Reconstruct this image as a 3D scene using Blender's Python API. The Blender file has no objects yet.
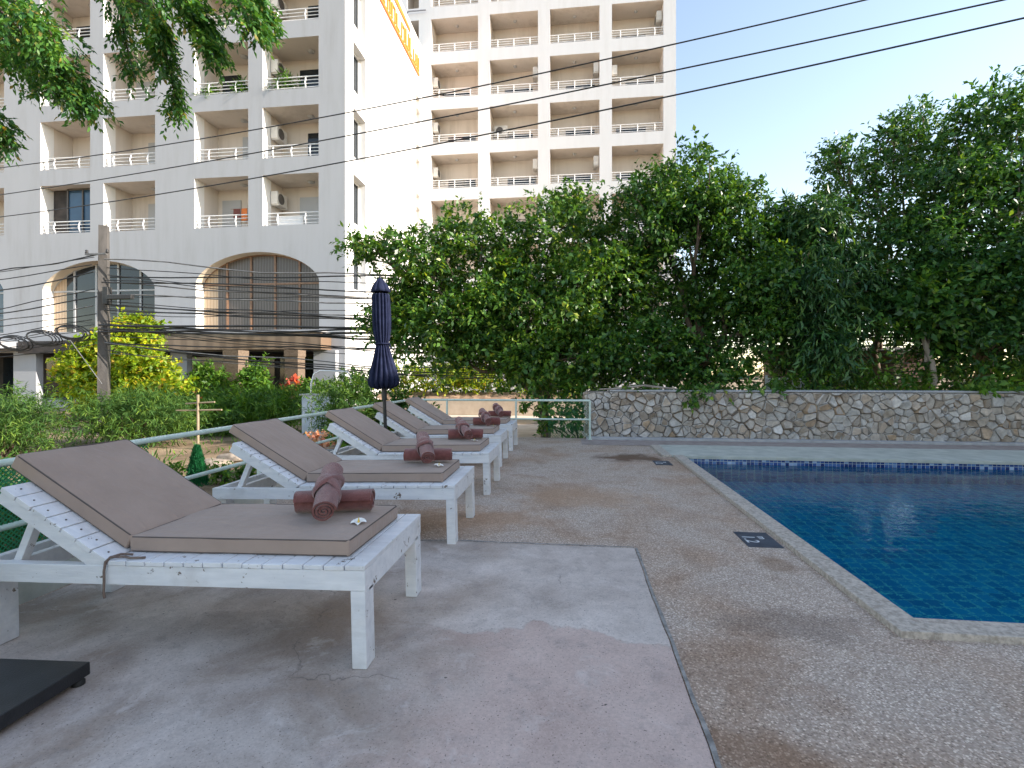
import bpy, bmesh, math, random
import numpy as np
from mathutils import Vector, Matrix, noise as mnoise

random.seed(7)
RNG = np.random.default_rng(11)
scene = bpy.context.scene
COL = scene.collection
R = math.radians
PI = math.pi

# ------------------------------------------------------------------ camera frame (used to place things at their real distance)
F_PX, HX, HY, CAM_H = 500.0, 512.0, 375.0, 1.2
YAW = math.atan(58.0 / 500.0)
SA, CA = math.sin(YAW), math.cos(YAW)

def wx(px, Y):
    r = (px - HX) / F_PX
    return Y * (-SA + CA * r) / (CA + SA * r)

def wd(px, Y):
    r = (px - HX) / F_PX
    return Y / (CA + SA * r)

def at(px, py, Y):
    """world point at world depth Y seen at a pixel"""
    return Vector((wx(px, Y), Y, CAM_H - (py - HY) / F_PX * wd(px, Y)))

# ------------------------------------------------------------------ object helpers
def tag(o, label=None, cat=None, group=None, kind=None):
    if label: o['label'] = label
    if cat: o['category'] = cat
    if group: o['group'] = group
    if kind: o['kind'] = kind
    return o

def empty(name, loc=(0, 0, 0), rz=0.0, label=None, cat=None, group=None):
    o = bpy.data.objects.new(name, None)
    o.empty_display_size = 0.1
    o.location = loc
    o.rotation_euler = (0, 0, rz)
    COL.objects.link(o)
    return tag(o, label, cat, group)

def children(o):
    return [c for c in bpy.data.objects if c.parent == o]

def copy_tree(o, parent=None):
    c = o.copy()
    COL.objects.link(c)
    if parent is not None:
        c.parent = parent
    for ch in children(o):
        copy_tree(ch, c)
    return c

class MB:
    """collects shapes, links them as ONE mesh object"""
    def __init__(self):
        self.v, self.f, self.m, self.s = [], [], [], []
    def face(self, pts, m=0, smooth=False):
        n = len(self.v)
        self.v += [tuple(p) for p in pts]
        self.f.append(tuple(range(n, n + len(pts)))); self.m.append(m); self.s.append(smooth)
    def add(self, verts, faces, m=0, smooth=False):
        n = len(self.v)
        self.v += [tuple(p) for p in verts]
        for f in faces:
            self.f.append(tuple(i + n for i in f)); self.m.append(m); self.s.append(smooth)
    def box(self, a, b, m=0, M=None, bev=0.0):
        x0, y0, z0 = a; x1, y1, z1 = b
        if bev > 0:
            bm = bmesh.new()
            bmesh.ops.create_cube(bm, size=1.0)
            for v in bm.verts:
                v.co = Vector(((x0 + x1) / 2 + v.co.x * (x1 - x0), (y0 + y1) / 2 + v.co.y * (y1 - y0), (z0 + z1) / 2 + v.co.z * (z1 - z0)))
            bmesh.ops.bevel(bm, geom=bm.edges[:], offset=bev, segments=2, profile=0.6, affect='EDGES')
            bm.verts.index_update()
            vs = [v.co.copy() for v in bm.verts]
            fs = [[v.index for v in f.verts] for f in bm.faces]
            bm.free()
        else:
            vs = [Vector(p) for p in ((x0,y0,z0),(x1,y0,z0),(x1,y1,z0),(x0,y1,z0),(x0,y0,z1),(x1,y0,z1),(x1,y1,z1),(x0,y1,z1))]
            fs = [(0,3,2,1),(4,5,6,7),(0,1,5,4),(1,2,6,5),(2,3,7,6),(3,0,4,7)]
        if M is not None:
            vs = [M @ p for p in vs]
        self.add(vs, fs, m)
    def tube(self, path, r, n=8, m=0, cap=True, smooth=True):
        path = [Vector(p) for p in path]
        k = len(path)
        rs = r if isinstance(r, (list, tuple)) else [r] * k
        vs, fs = [], []
        up = None
        for i, p in enumerate(path):
            t = (path[min(i + 1, k - 1)] - path[max(i - 1, 0)])
            if t.length < 1e-9: t = Vector((0, 0, 1))
            t.normalize()
            if up is None:
                up = Vector((0, 0, 1)) if abs(t.z) < 0.9 else Vector((1, 0, 0))
            a = t.cross(up)
            if a.length < 1e-6: a = t.orthogonal()
            a.normalize(); b = a.cross(t).normalized(); up = b
            for j in range(n):
                q = 2 * PI * j / n
                vs.append(p + (a * math.cos(q) + b * math.sin(q)) * rs[i])
        for i in range(k - 1):
            for j in range(n):
                j2 = (j + 1) % n
                fs.append((i * n + j, i * n + j2, (i + 1) * n + j2, (i + 1) * n + j))
        self.add(vs, fs, m, smooth)
        if cap:
            self.face([vs[j] for j in range(n)][::-1], m)
            self.face([vs[(k - 1) * n + j] for j in range(n)], m)
    def build(self, name, mats, parent=None, loc=None):
        me = bpy.data.meshes.new(name)
        me.from_pydata(self.v, [], self.f)
        for mm in (mats if isinstance(mats, (list, tuple)) else [mats]):
            me.materials.append(mm)
        me.polygons.foreach_set('material_index', self.m)
        me.polygons.foreach_set('use_smooth', self.s)
        me.update()
        o = bpy.data.objects.new(name, me)
        COL.objects.link(o)
        if parent is not None: o.parent = parent
        if loc is not None: o.location = loc
        return o

def mesh_np(name, V, quads, mat, parent=None, smooth=False):
    me = bpy.data.meshes.new(name)
    n, k = len(quads), quads.shape[1]
    me.vertices.add(len(V)); me.vertices.foreach_set('co', V.astype(np.float32).ravel())
    me.loops.add(n * k); me.loops.foreach_set('vertex_index', quads.astype(np.int32).ravel())
    me.polygons.add(n)
    me.polygons.foreach_set('loop_start', np.arange(0, n * k, k, dtype=np.int32))
    me.materials.append(mat)
    me.update(calc_edges=True)
    me.validate()
    if smooth: me.polygons.foreach_set('use_smooth', [True] * n)
    o = bpy.data.objects.new(name, me)
    COL.objects.link(o)
    if parent is not None: o.parent = parent
    return o

# ------------------------------------------------------------------ materials
class NT:
    def __init__(self, name):
        self.mat = bpy.data.materials.new(name)
        self.mat.use_nodes = True
        self.t = self.mat.node_tree
        self.t.nodes.clear()
        self.out = self.n('ShaderNodeOutputMaterial')
    def n(self, typ, **kw):
        x = self.t.nodes.new(typ)
        for k, v in kw.items():
            if k.startswith('i_'):
                x.inputs[k[2:].replace('_', ' ')].default_value = v
            else:
                setattr(x, k, v)
        return x
    def l(self, a, b): self.t.links.new(a, b)
    def coord(self, kind='Object', scale=(1, 1, 1), rand=False):
        tc = self.n('ShaderNodeTexCoord')
        mp = self.n('ShaderNodeMapping')
        mp.inputs['Scale'].default_value = scale
        self.l(tc.outputs[kind], mp.inputs['Vector'])
        if rand:
            oi = self.n('ShaderNodeObjectInfo')
            mu = self.n('ShaderNodeMath', operation='MULTIPLY'); mu.inputs[1].default_value = 37.0
            self.l(oi.outputs['Random'], mu.inputs[0])
            cx = self.n('ShaderNodeCombineXYZ')
            self.l(mu.outputs[0], cx.inputs[0]); self.l(mu.outputs[0], cx.inputs[1])
            self.l(cx.outputs[0], mp.inputs['Location'])
        return mp.outputs['Vector']
    def noise(self, vec, scale, detail=4, rough=0.55, dist=0.0):
        x = self.n('ShaderNodeTexNoise')
        x.inputs['Scale'].default_value = scale; x.inputs['Detail'].default_value = detail
        x.inputs['Roughness'].default_value = rough; x.inputs['Distortion'].default_value = dist
        self.l(vec, x.inputs['Vector'])
        return x.outputs['Fac']
    def ramp(self, fac, stops):
        x = self.n('ShaderNodeValToRGB')
        els = x.color_ramp.elements
        while len(els) < len(stops): els.new(0.5)
        for e, (p, c) in zip(els, stops):
            e.position = p
            e.color = (c, c, c, 1) if not isinstance(c, (tuple, list)) else (*c, 1)
        self.l(fac, x.inputs['Fac'])
        return x.outputs['Color']
    def mix(self, fac, a, b, mode='MIX'):
        x = self.n('ShaderNodeMix', data_type='RGBA', blend_type=mode)
        for sock, val in ((x.inputs[0], fac), (x.inputs[6], a), (x.inputs[7], b)):
            if hasattr(val, 'links') or isinstance(val, bpy.types.NodeSocket): self.l(val, sock)
            elif isinstance(val, (tuple, list)): sock.default_value = (*val, 1)
            else: sock.default_value = val
        return x.outputs[2]
    def math(self, op, a, b=None, clamp=False):
        x = self.n('ShaderNodeMath', operation=op, use_clamp=clamp)
        for i, val in enumerate((a, b)):
            if val is None: continue
            if isinstance(val, bpy.types.NodeSocket): self.l(val, x.inputs[i])
            else: x.inputs[i].default_value = val
        return x.outputs[0]
    def bump(self, h, strength, dist):
        x = self.n('ShaderNodeBump')
        x.inputs['Strength'].default_value = strength; x.inputs['Distance'].default_value = dist
        self.l(h, x.inputs['Height'])
        return x.outputs['Normal']
    def principled(self, color, rough=0.6, normal=None, metallic=0.0, spec=0.5):
        p = self.n('ShaderNodeBsdfPrincipled')
        for k, val in (('Base Color', color), ('Roughness', rough), ('Metallic', metallic), ('Specular IOR Level', spec)):
            s = p.inputs[k]
            if isinstance(val, bpy.types.NodeSocket): self.l(val, s)
            elif isinstance(val, (tuple, list)): s.default_value = (*val, 1)
            else: s.default_value = val
        if normal is not None: self.l(normal, p.inputs['Normal'])
        self.l(p.outputs[0], self.out.inputs['Surface'])
        return p

def simple(name, c1, c2=None, scale=6.0, rough=0.6, bump=0.0, bscale=60.0, metallic=0.0, spec=0.5, stretch=(1, 1, 1), rand=False, lo=0.35, hi=0.65):
    t = NT(name)
    v = t.coord(scale=stretch, rand=rand)
    c = c1
    if c2 is not None:
        c = t.ramp(t.noise(v, scale, 6, 0.6), [(lo, c1), (hi, c2)])
    nrm = None
    if bump > 0:
        nrm = t.bump(t.noise(v, bscale, 3), bump, 0.01)
    t.principled(c, rough, nrm, metallic, spec)
    return t.mat

def leaf_mat(name, stops, trans=0.35, rough=0.45, spec=0.5, flush=1.0):
    t = NT(name)
    g = t.n('ShaderNodeNewGeometry')
    c = t.ramp(g.outputs['Random Per Island'], stops)
    fl = t.ramp(t.noise(t.coord(), 1.7, 4, 0.6), [(0.50, 0.0), (0.62, 1.0)])
    c = t.mix(t.math('MULTIPLY', fl, flush), c, t.mix(1.0, c, (1.75, 1.55, 1.05), 'MULTIPLY'))
    p = t.n('ShaderNodeBsdfPrincipled')
    p.inputs['Roughness'].default_value = rough
    p.inputs['Specular IOR Level'].default_value = spec
    t.l(c, p.inputs['Base Color'])
    tr = t.n('ShaderNodeBsdfTranslucent')
    tc = t.mix(1.0, c, (1.25, 1.15, 0.45), 'MULTIPLY')
    t.l(tc, tr.inputs['Color'])
    mx = t.n('ShaderNodeMixShader'); mx.inputs[0].default_value = trans
    t.l(p.outputs[0], mx.inputs[1]); t.l(tr.outputs[0], mx.inputs[2])
    t.l(mx.outputs[0], t.out.inputs['Surface'])
    return t.mat

def wall_paint(name, c, dirt, amt=0.5):
    t = NT(name)
    v = t.coord(scale=(1.0, 1.0, 0.12))
    v2 = t.coord()
    n1 = t.noise(v, 2.2, 6, 0.65)
    n2 = t.noise(v2, 0.35, 4)
    f = t.math('MULTIPLY', t.ramp(n1, [(0.45, 0.0), (0.75, 1.0)]), t.ramp(n2, [(0.35, 0.15), (0.7, 1.0)]))
    f = t.math('MULTIPLY', f, amt)
    col = t.mix(f, c, dirt)
    t.principled(col, 0.85, t.bump(t.noise(v2, 30, 3), 0.15, 0.01), spec=0.25)
    return t.mat

M = {}
# exposed-aggregate deck
def deck_mat():
    t = NT('exposed aggregate')
    v = t.coord()
    vo = t.n('ShaderNodeTexVoronoi', feature='F1'); vo.inputs['Scale'].default_value = 128
    vo.inputs['Randomness'].default_value = 1.0
    t.l(v, vo.inputs['Vector'])
    sep = t.n('ShaderNodeSeparateColor'); t.l(vo.outputs['Color'], sep.inputs[0])
    peb = t.ramp(sep.outputs[0], [(0.0, (0.229, 0.177, 0.143)), (0.3, (0.436, 0.348, 0.285)), (0.6, (0.545, 0.444, 0.373)), (0.84, (0.654, 0.545, 0.460)), (1.0, (0.872, 0.768, 0.662))])
    gap = t.ramp(vo.outputs['Distance'], [(0.42, 1.0), (0.75, 0.0)])
    col = t.mix(gap, (0.414, 0.328, 0.267), peb)
    big = t.noise(v, 1.1, 6, 0.62, 0.4)
    col = t.mix(t.ramp(big, [(0.34, 0.7), (0.56, 0.0)]), col, t.mix(1.0, col, (0.785, 0.626, 0.488), 'MULTIPLY'))
    mid = t.noise(v, 4.3, 5, 0.7)
    col = t.mix(t.ramp(mid, [(0.32, 0.5), (0.48, 0.0)]), col, t.mix(1.0, col, (0.654, 0.566, 0.497), 'MULTIPLY'))
    rust = t.math('MULTIPLY', t.ramp(t.noise(v, 2.1, 5, 0.7), [(0.61, 0.0), (0.74, 1.0)]), 0.55)
    col = t.mix(rust, col, (0.283, 0.177, 0.101))
    # stains and one dark grey patch that lie where the photograph has them
    sx = t.n('ShaderNodeSeparateXYZ'); t.l(v, sx.inputs[0])
    nn = t.math('SUBTRACT', t.noise(v, 3.5, 6, 0.65), 0.5)
    for (px_, py_, rx_, ry_, c_, k_) in ((0.88, 7.42, 0.62, 0.42, (0.120, 0.071, 0.041), 0.9), (-0.85, 4.1, 0.85, 0.5, (0.392, 0.263, 0.166), 0.5), (0.62, 1.62, 0.24, 0.22, (0.218, 0.131, 0.074), 0.6), (1.05, 2.55, 0.45, 0.18, (0.174, 0.141, 0.120), 0.5), (0.15, 5.0, 0.8, 0.5, (0.436, 0.303, 0.202), 0.45), (0.72, 2.15, 0.30, 0.35, (0.262, 0.172, 0.110), 0.4), (1.30, 3.35, 0.12, 0.16, (0.196, 0.121, 0.064), 0.5)):
        a_ = t.math('DIVIDE', t.math('SUBTRACT', sx.outputs[0], px_), rx_); b_ = t.math('DIVIDE', t.math('SUBTRACT', sx.outputs[1], py_), ry_)
        d_ = t.math('SQRT', t.math('ADD', t.math('MULTIPLY', a_, a_), t.math('MULTIPLY', b_, b_)))
        m_ = t.ramp(t.math('ADD', d_, t.math('MULTIPLY', nn, 2.2)), [(0.45, 1.0), (1.0, 0.0)])
        col = t.mix(t.math('MULTIPLY', m_, k_), col, t.mix(0.45, c_, t.mix(1.0, col, tuple(min(1, 2.4 * x) for x in c_), 'MULTIPLY')))
    h = t.math('SUBTRACT', 1.0, vo.outputs['Distance'])
    t.principled(col, 0.78, t.bump(h, 0.55, 0.006), spec=0.35)
    return t.mat
M['deck'] = deck_mat()

def slab_mat():
    t = NT('worn concrete')
    v = t.coord()
    sx = t.n('ShaderNodeSeparateXYZ'); t.l(v, sx.inputs[0])
    n_edge = t.noise(v, 2.4, 6, 0.62)
    # old pink screed showing where the grey skim coat ends (its own ragged outline)
    fy = t.math('ADD', sx.outputs[1], t.math('MULTIPLY', n_edge, 0.75))
    pinkm = t.ramp(t.math('SUBTRACT', 2.70, fy), [(0.0, 0.0), (0.018, 1.0)])
    fx = t.math('ADD', sx.outputs[0], t.math('MULTIPLY', t.noise(v, 1.7, 5, 0.6), 1.5))
    pinkx = t.ramp(t.math('ADD', fx, 0.25), [(0.30, 0.0), (0.62, 1.0)])
    pm = t.math('MULTIPLY', t.math('MULTIPLY', pinkm, pinkx), 0.85)
    n1 = t.noise(v, 3.2, 8, 0.65, 0.3)
    grey = t.ramp(n1, [(0.30, (0.407, 0.342, 0.304)), (0.52, (0.539, 0.464, 0.418)), (0.72, (0.660, 0.576, 0.522))])
    pink = t.ramp(n1, [(0.30, (0.495, 0.362, 0.314)), (0.70, (0.616, 0.469, 0.413))])
    col = t.mix(pm, grey, pink)
    bd = t.math('SUBTRACT', fy, 2.70)
    band = t.math('MULTIPLY', t.ramp(bd, [(0.0, 0.0), (0.012, 1.0), (0.30, 0.0)]), 0.45)
    col = t.mix(band, col, (0.726, 0.648, 0.594))
    # soot-brown weathering
    br = t.math('MULTIPLY', t.ramp(t.noise(v, 1.5, 6, 0.6, 0.5), [(0.42, 0.0), (0.60, 1.0)]), 0.75)
    xm = t.ramp(t.math('MULTIPLY', sx.outputs[0], -1.0), [(0.25, 0.0), (0.8, 1.0)])
    col = t.mix(t.math('MULTIPLY', br, xm), col, (0.275, 0.199, 0.147))
    gr = t.ramp(t.noise(v, 7.0, 8, 0.75), [(0.52, 0.0), (0.72, 0.6)])
    col = t.mix(gr, col, (0.275, 0.240, 0.223))
    fg = t.ramp(t.noise(v, 90, 6, 0.8), [(0.3, 0.80), (0.7, 1.18)])
    col = t.mix(1.0, col, fg, 'MULTIPLY')
    lt_ = t.ramp(t.noise(v, 4.0, 8, 0.75, 0.6), [(0.56, 0.0), (0.66, 0.45)])
    col = t.mix(lt_, col, (0.704, 0.632, 0.589))
    sp = t.ramp(t.noise(v, 130, 2, 0.5), [(0.29, 0.8), (0.35, 0.0)])
    col = t.mix(sp, col, (0.110, 0.092, 0.081))
    sp2 = t.ramp(t.noise(v, 34, 2, 0.5), [(0.21, 0.9), (0.245, 0.0)])
    col = t.mix(sp2, col, (0.077, 0.061, 0.052))
    vc = t.n('ShaderNodeTexVoronoi', feature='DISTANCE_TO_EDGE'); vc.inputs['Scale'].default_value = 0.8
    vw = t.n('ShaderNodeVectorMath', operation='ADD')
    nz = t.n('ShaderNodeTexNoise'); nz.inputs['Scale'].default_value = 3.0; nz.inputs['Detail'].default_value = 6
    t.l(v, nz.inputs['Vector'])
    sc = t.n('ShaderNodeVectorMath', operation='SCALE'); sc.inputs['Scale'].default_value = 0.45
    t.l(nz.outputs['Color'], sc.inputs[0]); t.l(v, vw.inputs[0]); t.l(sc.outputs[0], vw.inputs[1])
    t.l(vw.outputs[0], vc.inputs['Vector'])
    crk = t.ramp(vc.outputs['Distance'], [(0.0, 1.0), (0.004, 0.0)])
    crk = t.math('MULTIPLY', crk, t.ramp(t.noise(v, 1.3, 2), [(0.55, 0.0), (0.6, 0.7)]))
    col = t.mix(crk, col, (0.132, 0.112, 0.100))
    t.principled(col, 0.62, t.bump(t.noise(v, 55, 6, 0.7), 0.22, 0.006), spec=0.4)
    return t.mat
M['slab'] = slab_mat()
M['joint'] = simple('sandy joint filler', (0.17, 0.16, 0.15), (0.36, 0.34, 0.32), 22, 0.9, 0.5, 80)
M['coping'] = simple('washed granite coping', (0.33, 0.285, 0.24), (0.57, 0.50, 0.43), 42, 0.75, 0.5, 120, lo=0.38, hi=0.62)
M['coping_far'] = simple('pale worn coping', (0.40, 0.41, 0.36), (0.54, 0.54, 0.48), 5, 0.7, 0.3, 90)
M['walk'] = simple('brown washed concrete', (0.26, 0.21, 0.19), (0.37, 0.31, 0.285), 7, 0.85, 0.4, 90)
M['kerb'] = simple('grey concrete kerb', (0.34, 0.34, 0.35), (0.45, 0.45, 0.46), 6, 0.8, 0.3, 60)

def tile_mat(name, cols, size, joint, gloss=0.15):
    t = NT(name)
    v = t.coord()
    b = t.n('ShaderNodeVectorMath', operation='SCALE'); b.inputs['Scale'].default_value = 1.0 / size
    t.l(v, b.inputs[0])
    fl = t.n('ShaderNodeVectorMath', operation='FLOOR'); t.l(b.outputs[0], fl.inputs[0])
    fr = t.n('ShaderNodeVectorMath', operation='FRACTION'); t.l(b.outputs[0], fr.inputs[0])
    wn = t.n('ShaderNodeTexWhiteNoise', noise_dimensions='3D'); t.l(fl.outputs[0], wn.inputs['Vector'])
    col = t.ramp(wn.outputs['Value'], cols)
    s = t.n('ShaderNodeSeparateXYZ'); t.l(fr.outputs[0], s.inputs[0])
    g = t.n('ShaderNodeNewGeometry')
    sn = t.n('ShaderNodeSeparateXYZ'); t.l(g.outputs['Normal'], sn.inputs[0])
    m = None
    for i in range(3):
        e = t.math('LESS_THAN', s.outputs[i], 0.10)
        e = t.math('MULTIPLY', e, t.math('LESS_THAN', t.math('ABSOLUTE', sn.outputs[i]), 0.5))
        m = e if m is None else t.math('MAXIMUM', m, e)
    col = t.mix(m, col, joint)
    t.principled(col, gloss)
    return t.mat
M['pool_tile'] = tile_mat('blue pool tile', [(0.0, (0.006, 0.215, 0.50)), (0.5, (0.008, 0.28, 0.61)), (1.0, (0.018, 0.37, 0.70))], 0.105, (0.16, 0.70, 0.72))
M['band_tile'] = tile_mat('mosaic waterline tile', [(0.0, (0.010, 0.03, 0.13)), (0.55, (0.02, 0.065, 0.24)), (0.80, (0.08, 0.17, 0.36)), (1.0, (0.38, 0.48, 0.62))], 0.0525, (0.40, 0.44, 0.46))

def water_mat():
    t = NT('pool water')
    v = t.coord()
    h = t.math('ADD', t.noise(v, 4.5, 3, 0.5, 0.6), t.math('MULTIPLY', t.noise(v, 14, 3, 0.5, 0.4), 0.35))
    nrm = t.bump(h, 0.16, 0.03)
    tr = t.n('ShaderNodeBsdfRefraction'); tr.inputs['Color'].default_value = (0.55, 0.92, 0.93, 1); tr.inputs['IOR'].default_value = 1.333; tr.inputs['Roughness'].default_value = 0.0; t.l(t.bump(h, 0.12, 0.03), tr.inputs['Normal'])
    gl = t.n('ShaderNodeBsdfGlossy'); gl.inputs['Roughness'].default_value = 0.015
    t.l(nrm, gl.inputs['Normal'])
    fr = t.n('ShaderNodeFresnel'); fr.inputs['IOR'].default_value = 1.333; t.l(nrm, fr.inputs['Normal'])
    mx = t.n('ShaderNodeMixShader')
    t.l(fr.outputs[0], mx.inputs[0]); t.l(tr.outputs[0], mx.inputs[1]); t.l(gl.outputs[0], mx.inputs[2])
    t.l(mx.outputs[0], t.out.inputs['Surface'])
    return t.mat
M['water'] = water_mat()

def stone_mat():
    t = NT('rubble stone')
    g = t.n('ShaderNodeNewGeometry')
    v = t.coord()
    c = t.ramp(g.outputs['Random Per Island'], [(0.0, (0.27, 0.215, 0.165)), (0.12, (0.42, 0.355, 0.295)), (0.35, (0.46, 0.415, 0.37)), (0.6, (0.47, 0.45, 0.43)), (0.8, (0.54, 0.50, 0.46)), (0.92, (0.42, 0.30, 0.20)), (1.0, (0.62, 0.59, 0.56))])
    n = t.ramp(t.noise(v, 14, 6, 0.65), [(0.3, 0.75), (0.7, 1.3)])
    c = t.mix(1.0, c, n, 'MULTIPLY')
    c = t.mix(t.ramp(t.noise(v, 5, 5), [(0.56, 0.0), (0.74, 0.55)]), c, (0.21, 0.145, 0.085))
    t.principled(c, 0.9, t.bump(t.noise(v, 40, 5, 0.7), 0.8, 0.02), spec=0.25)
    return t.mat
M['stone'] = stone_mat()
M['mortar'] = simple('dark mortar', (0.10, 0.085, 0.075), (0.26, 0.23, 0.20), 14, 0.95, 0.6, 50)

def white_wood():
    t = NT('worn white paint')
    v = t.coord(rand=True)
    vs = t.coord(scale=(1, 6, 6), rand=True)
    base = t.ramp(t.noise(vs, 5, 5), [(0.3, (0.66, 0.67, 0.69)), (0.7, (0.80, 0.80, 0.81))])
    dirt = t.ramp(t.noise(v, 3.2, 6, 0.65), [(0.52, 0.0), (0.76, 0.5)])
    col = t.mix(dirt, base, (0.42, 0.39, 0.36))
    chip = t.ramp(t.noise(v, 16, 6, 0.7), [(0.64, 0.0), (0.66, 1.0)])
    col = t.mix(chip, col, (0.16, 0.12, 0.09))
    h = t.math('SUBTRACT', t.noise(vs, 22, 4), chip)
    t.principled(col, 0.5, t.bump(h, 0.35, 0.004), spec=0.4)
    return t.mat
M['wood'] = white_wood()
M['nail'] = simple('rusty nail head', (0.08, 0.06, 0.05), None, rough=0.7)
M['wood_raw'] = simple('weathered underside wood', (0.30, 0.25, 0.20), (0.42, 0.36, 0.30), 4, 0.8, 0.3, 40, stretch=(1, 8, 8))

def fabric_mat():
    t = NT('taupe canvas')
    v = t.coord(rand=True)
    n1 = t.noise(v, 3.0, 5, 0.6)
    col = t.ramp(n1, [(0.3, (0.339, 0.252, 0.203)), (0.7, (0.413, 0.312, 0.256))])
    wv = t.noise(t.coord(scale=(1, 1, 1)), 420, 2)
    col = t.mix(t.math('MULTIPLY', wv, 0.25), col, (0.233, 0.175, 0.144))
    wr = t.noise(t.coord(scale=(1.0, 2.6, 1.0), rand=True), 4.0, 5, 0.55, 0.8)
    h = t.math('ADD', t.math('MULTIPLY', wr, 1.0), t.math('MULTIPLY', wv, 0.05))
    p = t.principled(col, 0.85, t.bump(h, 0.45, 0.03), spec=0.2)
    p.inputs['Sheen Weight'].default_value = 0.15
    return t.mat
M['fabric'] = fabric_mat()
M['piping'] = simple('taupe piping', (0.10, 0.08, 0.072), None, rough=0.85)

def towel_mat():
    t = NT('brown terry towel')
    v = t.coord(rand=True)
    c = t.ramp(t.noise(v, 30, 5, 0.7), [(0.3, (0.155, 0.050, 0.044)), (0.7, (0.26, 0.096, 0.084))])
    p = t.principled(c, 0.95, t.bump(t.noise(v, 260, 4, 0.8), 0.9, 0.006), spec=0.1)
    p.inputs['Sheen Weight'].default_value = 0.5
    return t.mat
M['towel'] = towel_mat()
M['petal'] = simple('white petal', (0.82, 0.81, 0.76), (0.9, 0.88, 0.84), 40, 0.5)
M['petal_eye'] = simple('yellow flower eye', (0.75, 0.5, 0.08), None, rough=0.5)
M['cord'] = simple('brown cord', (0.14, 0.10, 0.085), (0.2, 0.15, 0.12), 60, 0.9)
M['navy'] = simple('navy canvas', (0.008, 0.011, 0.032), (0.018, 0.024, 0.06), 9, 0.85, 0.3, 120, spec=0.2)
M['black'] = simple('black powder coat', (0.010, 0.011, 0.013), (0.022, 0.023, 0.026), 7, 0.38, 0.15, 160)
M['rubber'] = simple('black rubber', (0.012, 0.012, 0.012), None, rough=0.7)
M['mint'] = simple('pale green gloss paint', (0.50, 0.62, 0.55), (0.60, 0.70, 0.64), 8, 0.4, 0.1, 40)
M['net'] = simple('green plastic net', (0.008, 0.17, 0.065), (0.012, 0.24, 0.09), 8, 0.5)
M['bwhite_shaded'] = wall_paint('shaded white facade paint', (0.40, 0.41, 0.43), (0.30, 0.30, 0.30), 0.8)  # white paint darkened and cooled, the facade's shade put into its colour
M['bwhite_lit'] = wall_paint('sunlit white wall paint', (0.78, 0.77, 0.75), (0.6, 0.57, 0.53), 0.4)  # same paint left white for the sunlit reveals and side wall
M['bwhite_shaded2'] = wall_paint('white tower paint', (0.60, 0.605, 0.615), (0.46, 0.45, 0.44), 0.6)
M['bcream'] = wall_paint('balcony interior paint', (0.64, 0.57, 0.50), (0.42, 0.36, 0.30), 0.8)
M['arch_sun_tan'] = wall_paint('sun warmed arch soffit', (0.70, 0.60, 0.47), (0.5, 0.42, 0.32), 0.6)  # warm sunlight put into the soffit's paint colour
M['rail_white'] = simple('white rail paint', (0.74, 0.74, 0.74), (0.82, 0.82, 0.82), 5, 0.45)
M['ac'] = simple('beige enamel', (0.56, 0.53, 0.48), (0.66, 0.63, 0.58), 4, 0.5)
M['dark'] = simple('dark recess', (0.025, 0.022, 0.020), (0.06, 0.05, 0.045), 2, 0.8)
M['dark_grille'] = simple('dark grille', (0.10, 0.09, 0.08), None, rough=0.5)
M['bronze'] = simple('bronze window frame', (0.22, 0.12, 0.07), (0.30, 0.17, 0.10), 6, 0.45)
M['greyframe'] = simple('grey window frame', (0.40, 0.40, 0.40), None, rough=0.4)
def glass(name, c, rough=0.06):
    t = NT(name); t.principled(t.ramp(t.noise(t.coord(), 0.6, 3), [(0.3, c), (0.7, tuple(x * 1.7 for x in c))]), rough, None, 0.0, 0.5)
    return t.mat
M['glass_dark'] = glass('dark window glass', (0.012, 0.016, 0.02))
M['glass_blue'] = glass('blue tinted glass', (0.02, 0.05, 0.09), 0.04)
def curtain(name, a, b, sx):
    t = NT(name); w = t.n('ShaderNodeTexWave', wave_type='BANDS', bands_direction='X')
    w.inputs['Scale'].default_value = sx; w.inputs['Distortion'].default_value = 1.2; t.l(t.coord(), w.inputs['Vector'])
    t.principled(t.ramp(w.outputs['Fac'], [(0.2, a), (0.8, b)]), 0.35, spec=0.6)
    return t.mat
M['curtain_brown'] = curtain('brown blinds behind glass', (0.075, 0.058, 0.05), (0.125, 0.105, 0.095), 2.3)
M['curtain_tan'] = curtain('tan curtain behind glass', (0.38, 0.27, 0.17), (0.48, 0.36, 0.24), 2.0)
M['fascia'] = curtain('timber fascia boards', (0.19, 0.125, 0.08), (0.27, 0.185, 0.12), 0.5)
M['orange'] = simple('orange sign paint', (0.74, 0.17, 0.015), (0.80, 0.22, 0.03), 3, 0.5)
M['yellow'] = simple('yellow sign outline', (0.78, 0.25, 0.03), None, rough=0.5)
M['signgrey'] = simple('grey sign strokes', (0.32, 0.32, 0.35), None, rough=0.5)
M['concrete_pole'] = simple('weathered pole concrete', (0.065, 0.060, 0.055), (0.115, 0.107, 0.10), 5, 0.9, 0.4, 40, stretch=(1, 1, 0.3))
M['cable'] = simple('black cable sheath', (0.012, 0.012, 0.013), (0.03, 0.03, 0.03), 5, 0.55)
M['cable_grey'] = simple('weathered grey cable sheath', (0.10, 0.10, 0.10), (0.2, 0.2, 0.2), 5, 0.6)
M['bark'] = simple('grey brown bark', (0.12, 0.085, 0.06), (0.24, 0.18, 0.14), 12, 0.95, 0.8, 30, stretch=(1, 1, 0.3))
M['bark_pale'] = simple('pale bark', (0.24, 0.20, 0.16), (0.36, 0.31, 0.26), 9, 0.95, 0.6, 30, stretch=(1, 1, 0.3))
M['twig'] = simple('dark twig', (0.07, 0.045, 0.035), (0.12, 0.08, 0.06), 9, 0.9)
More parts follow.
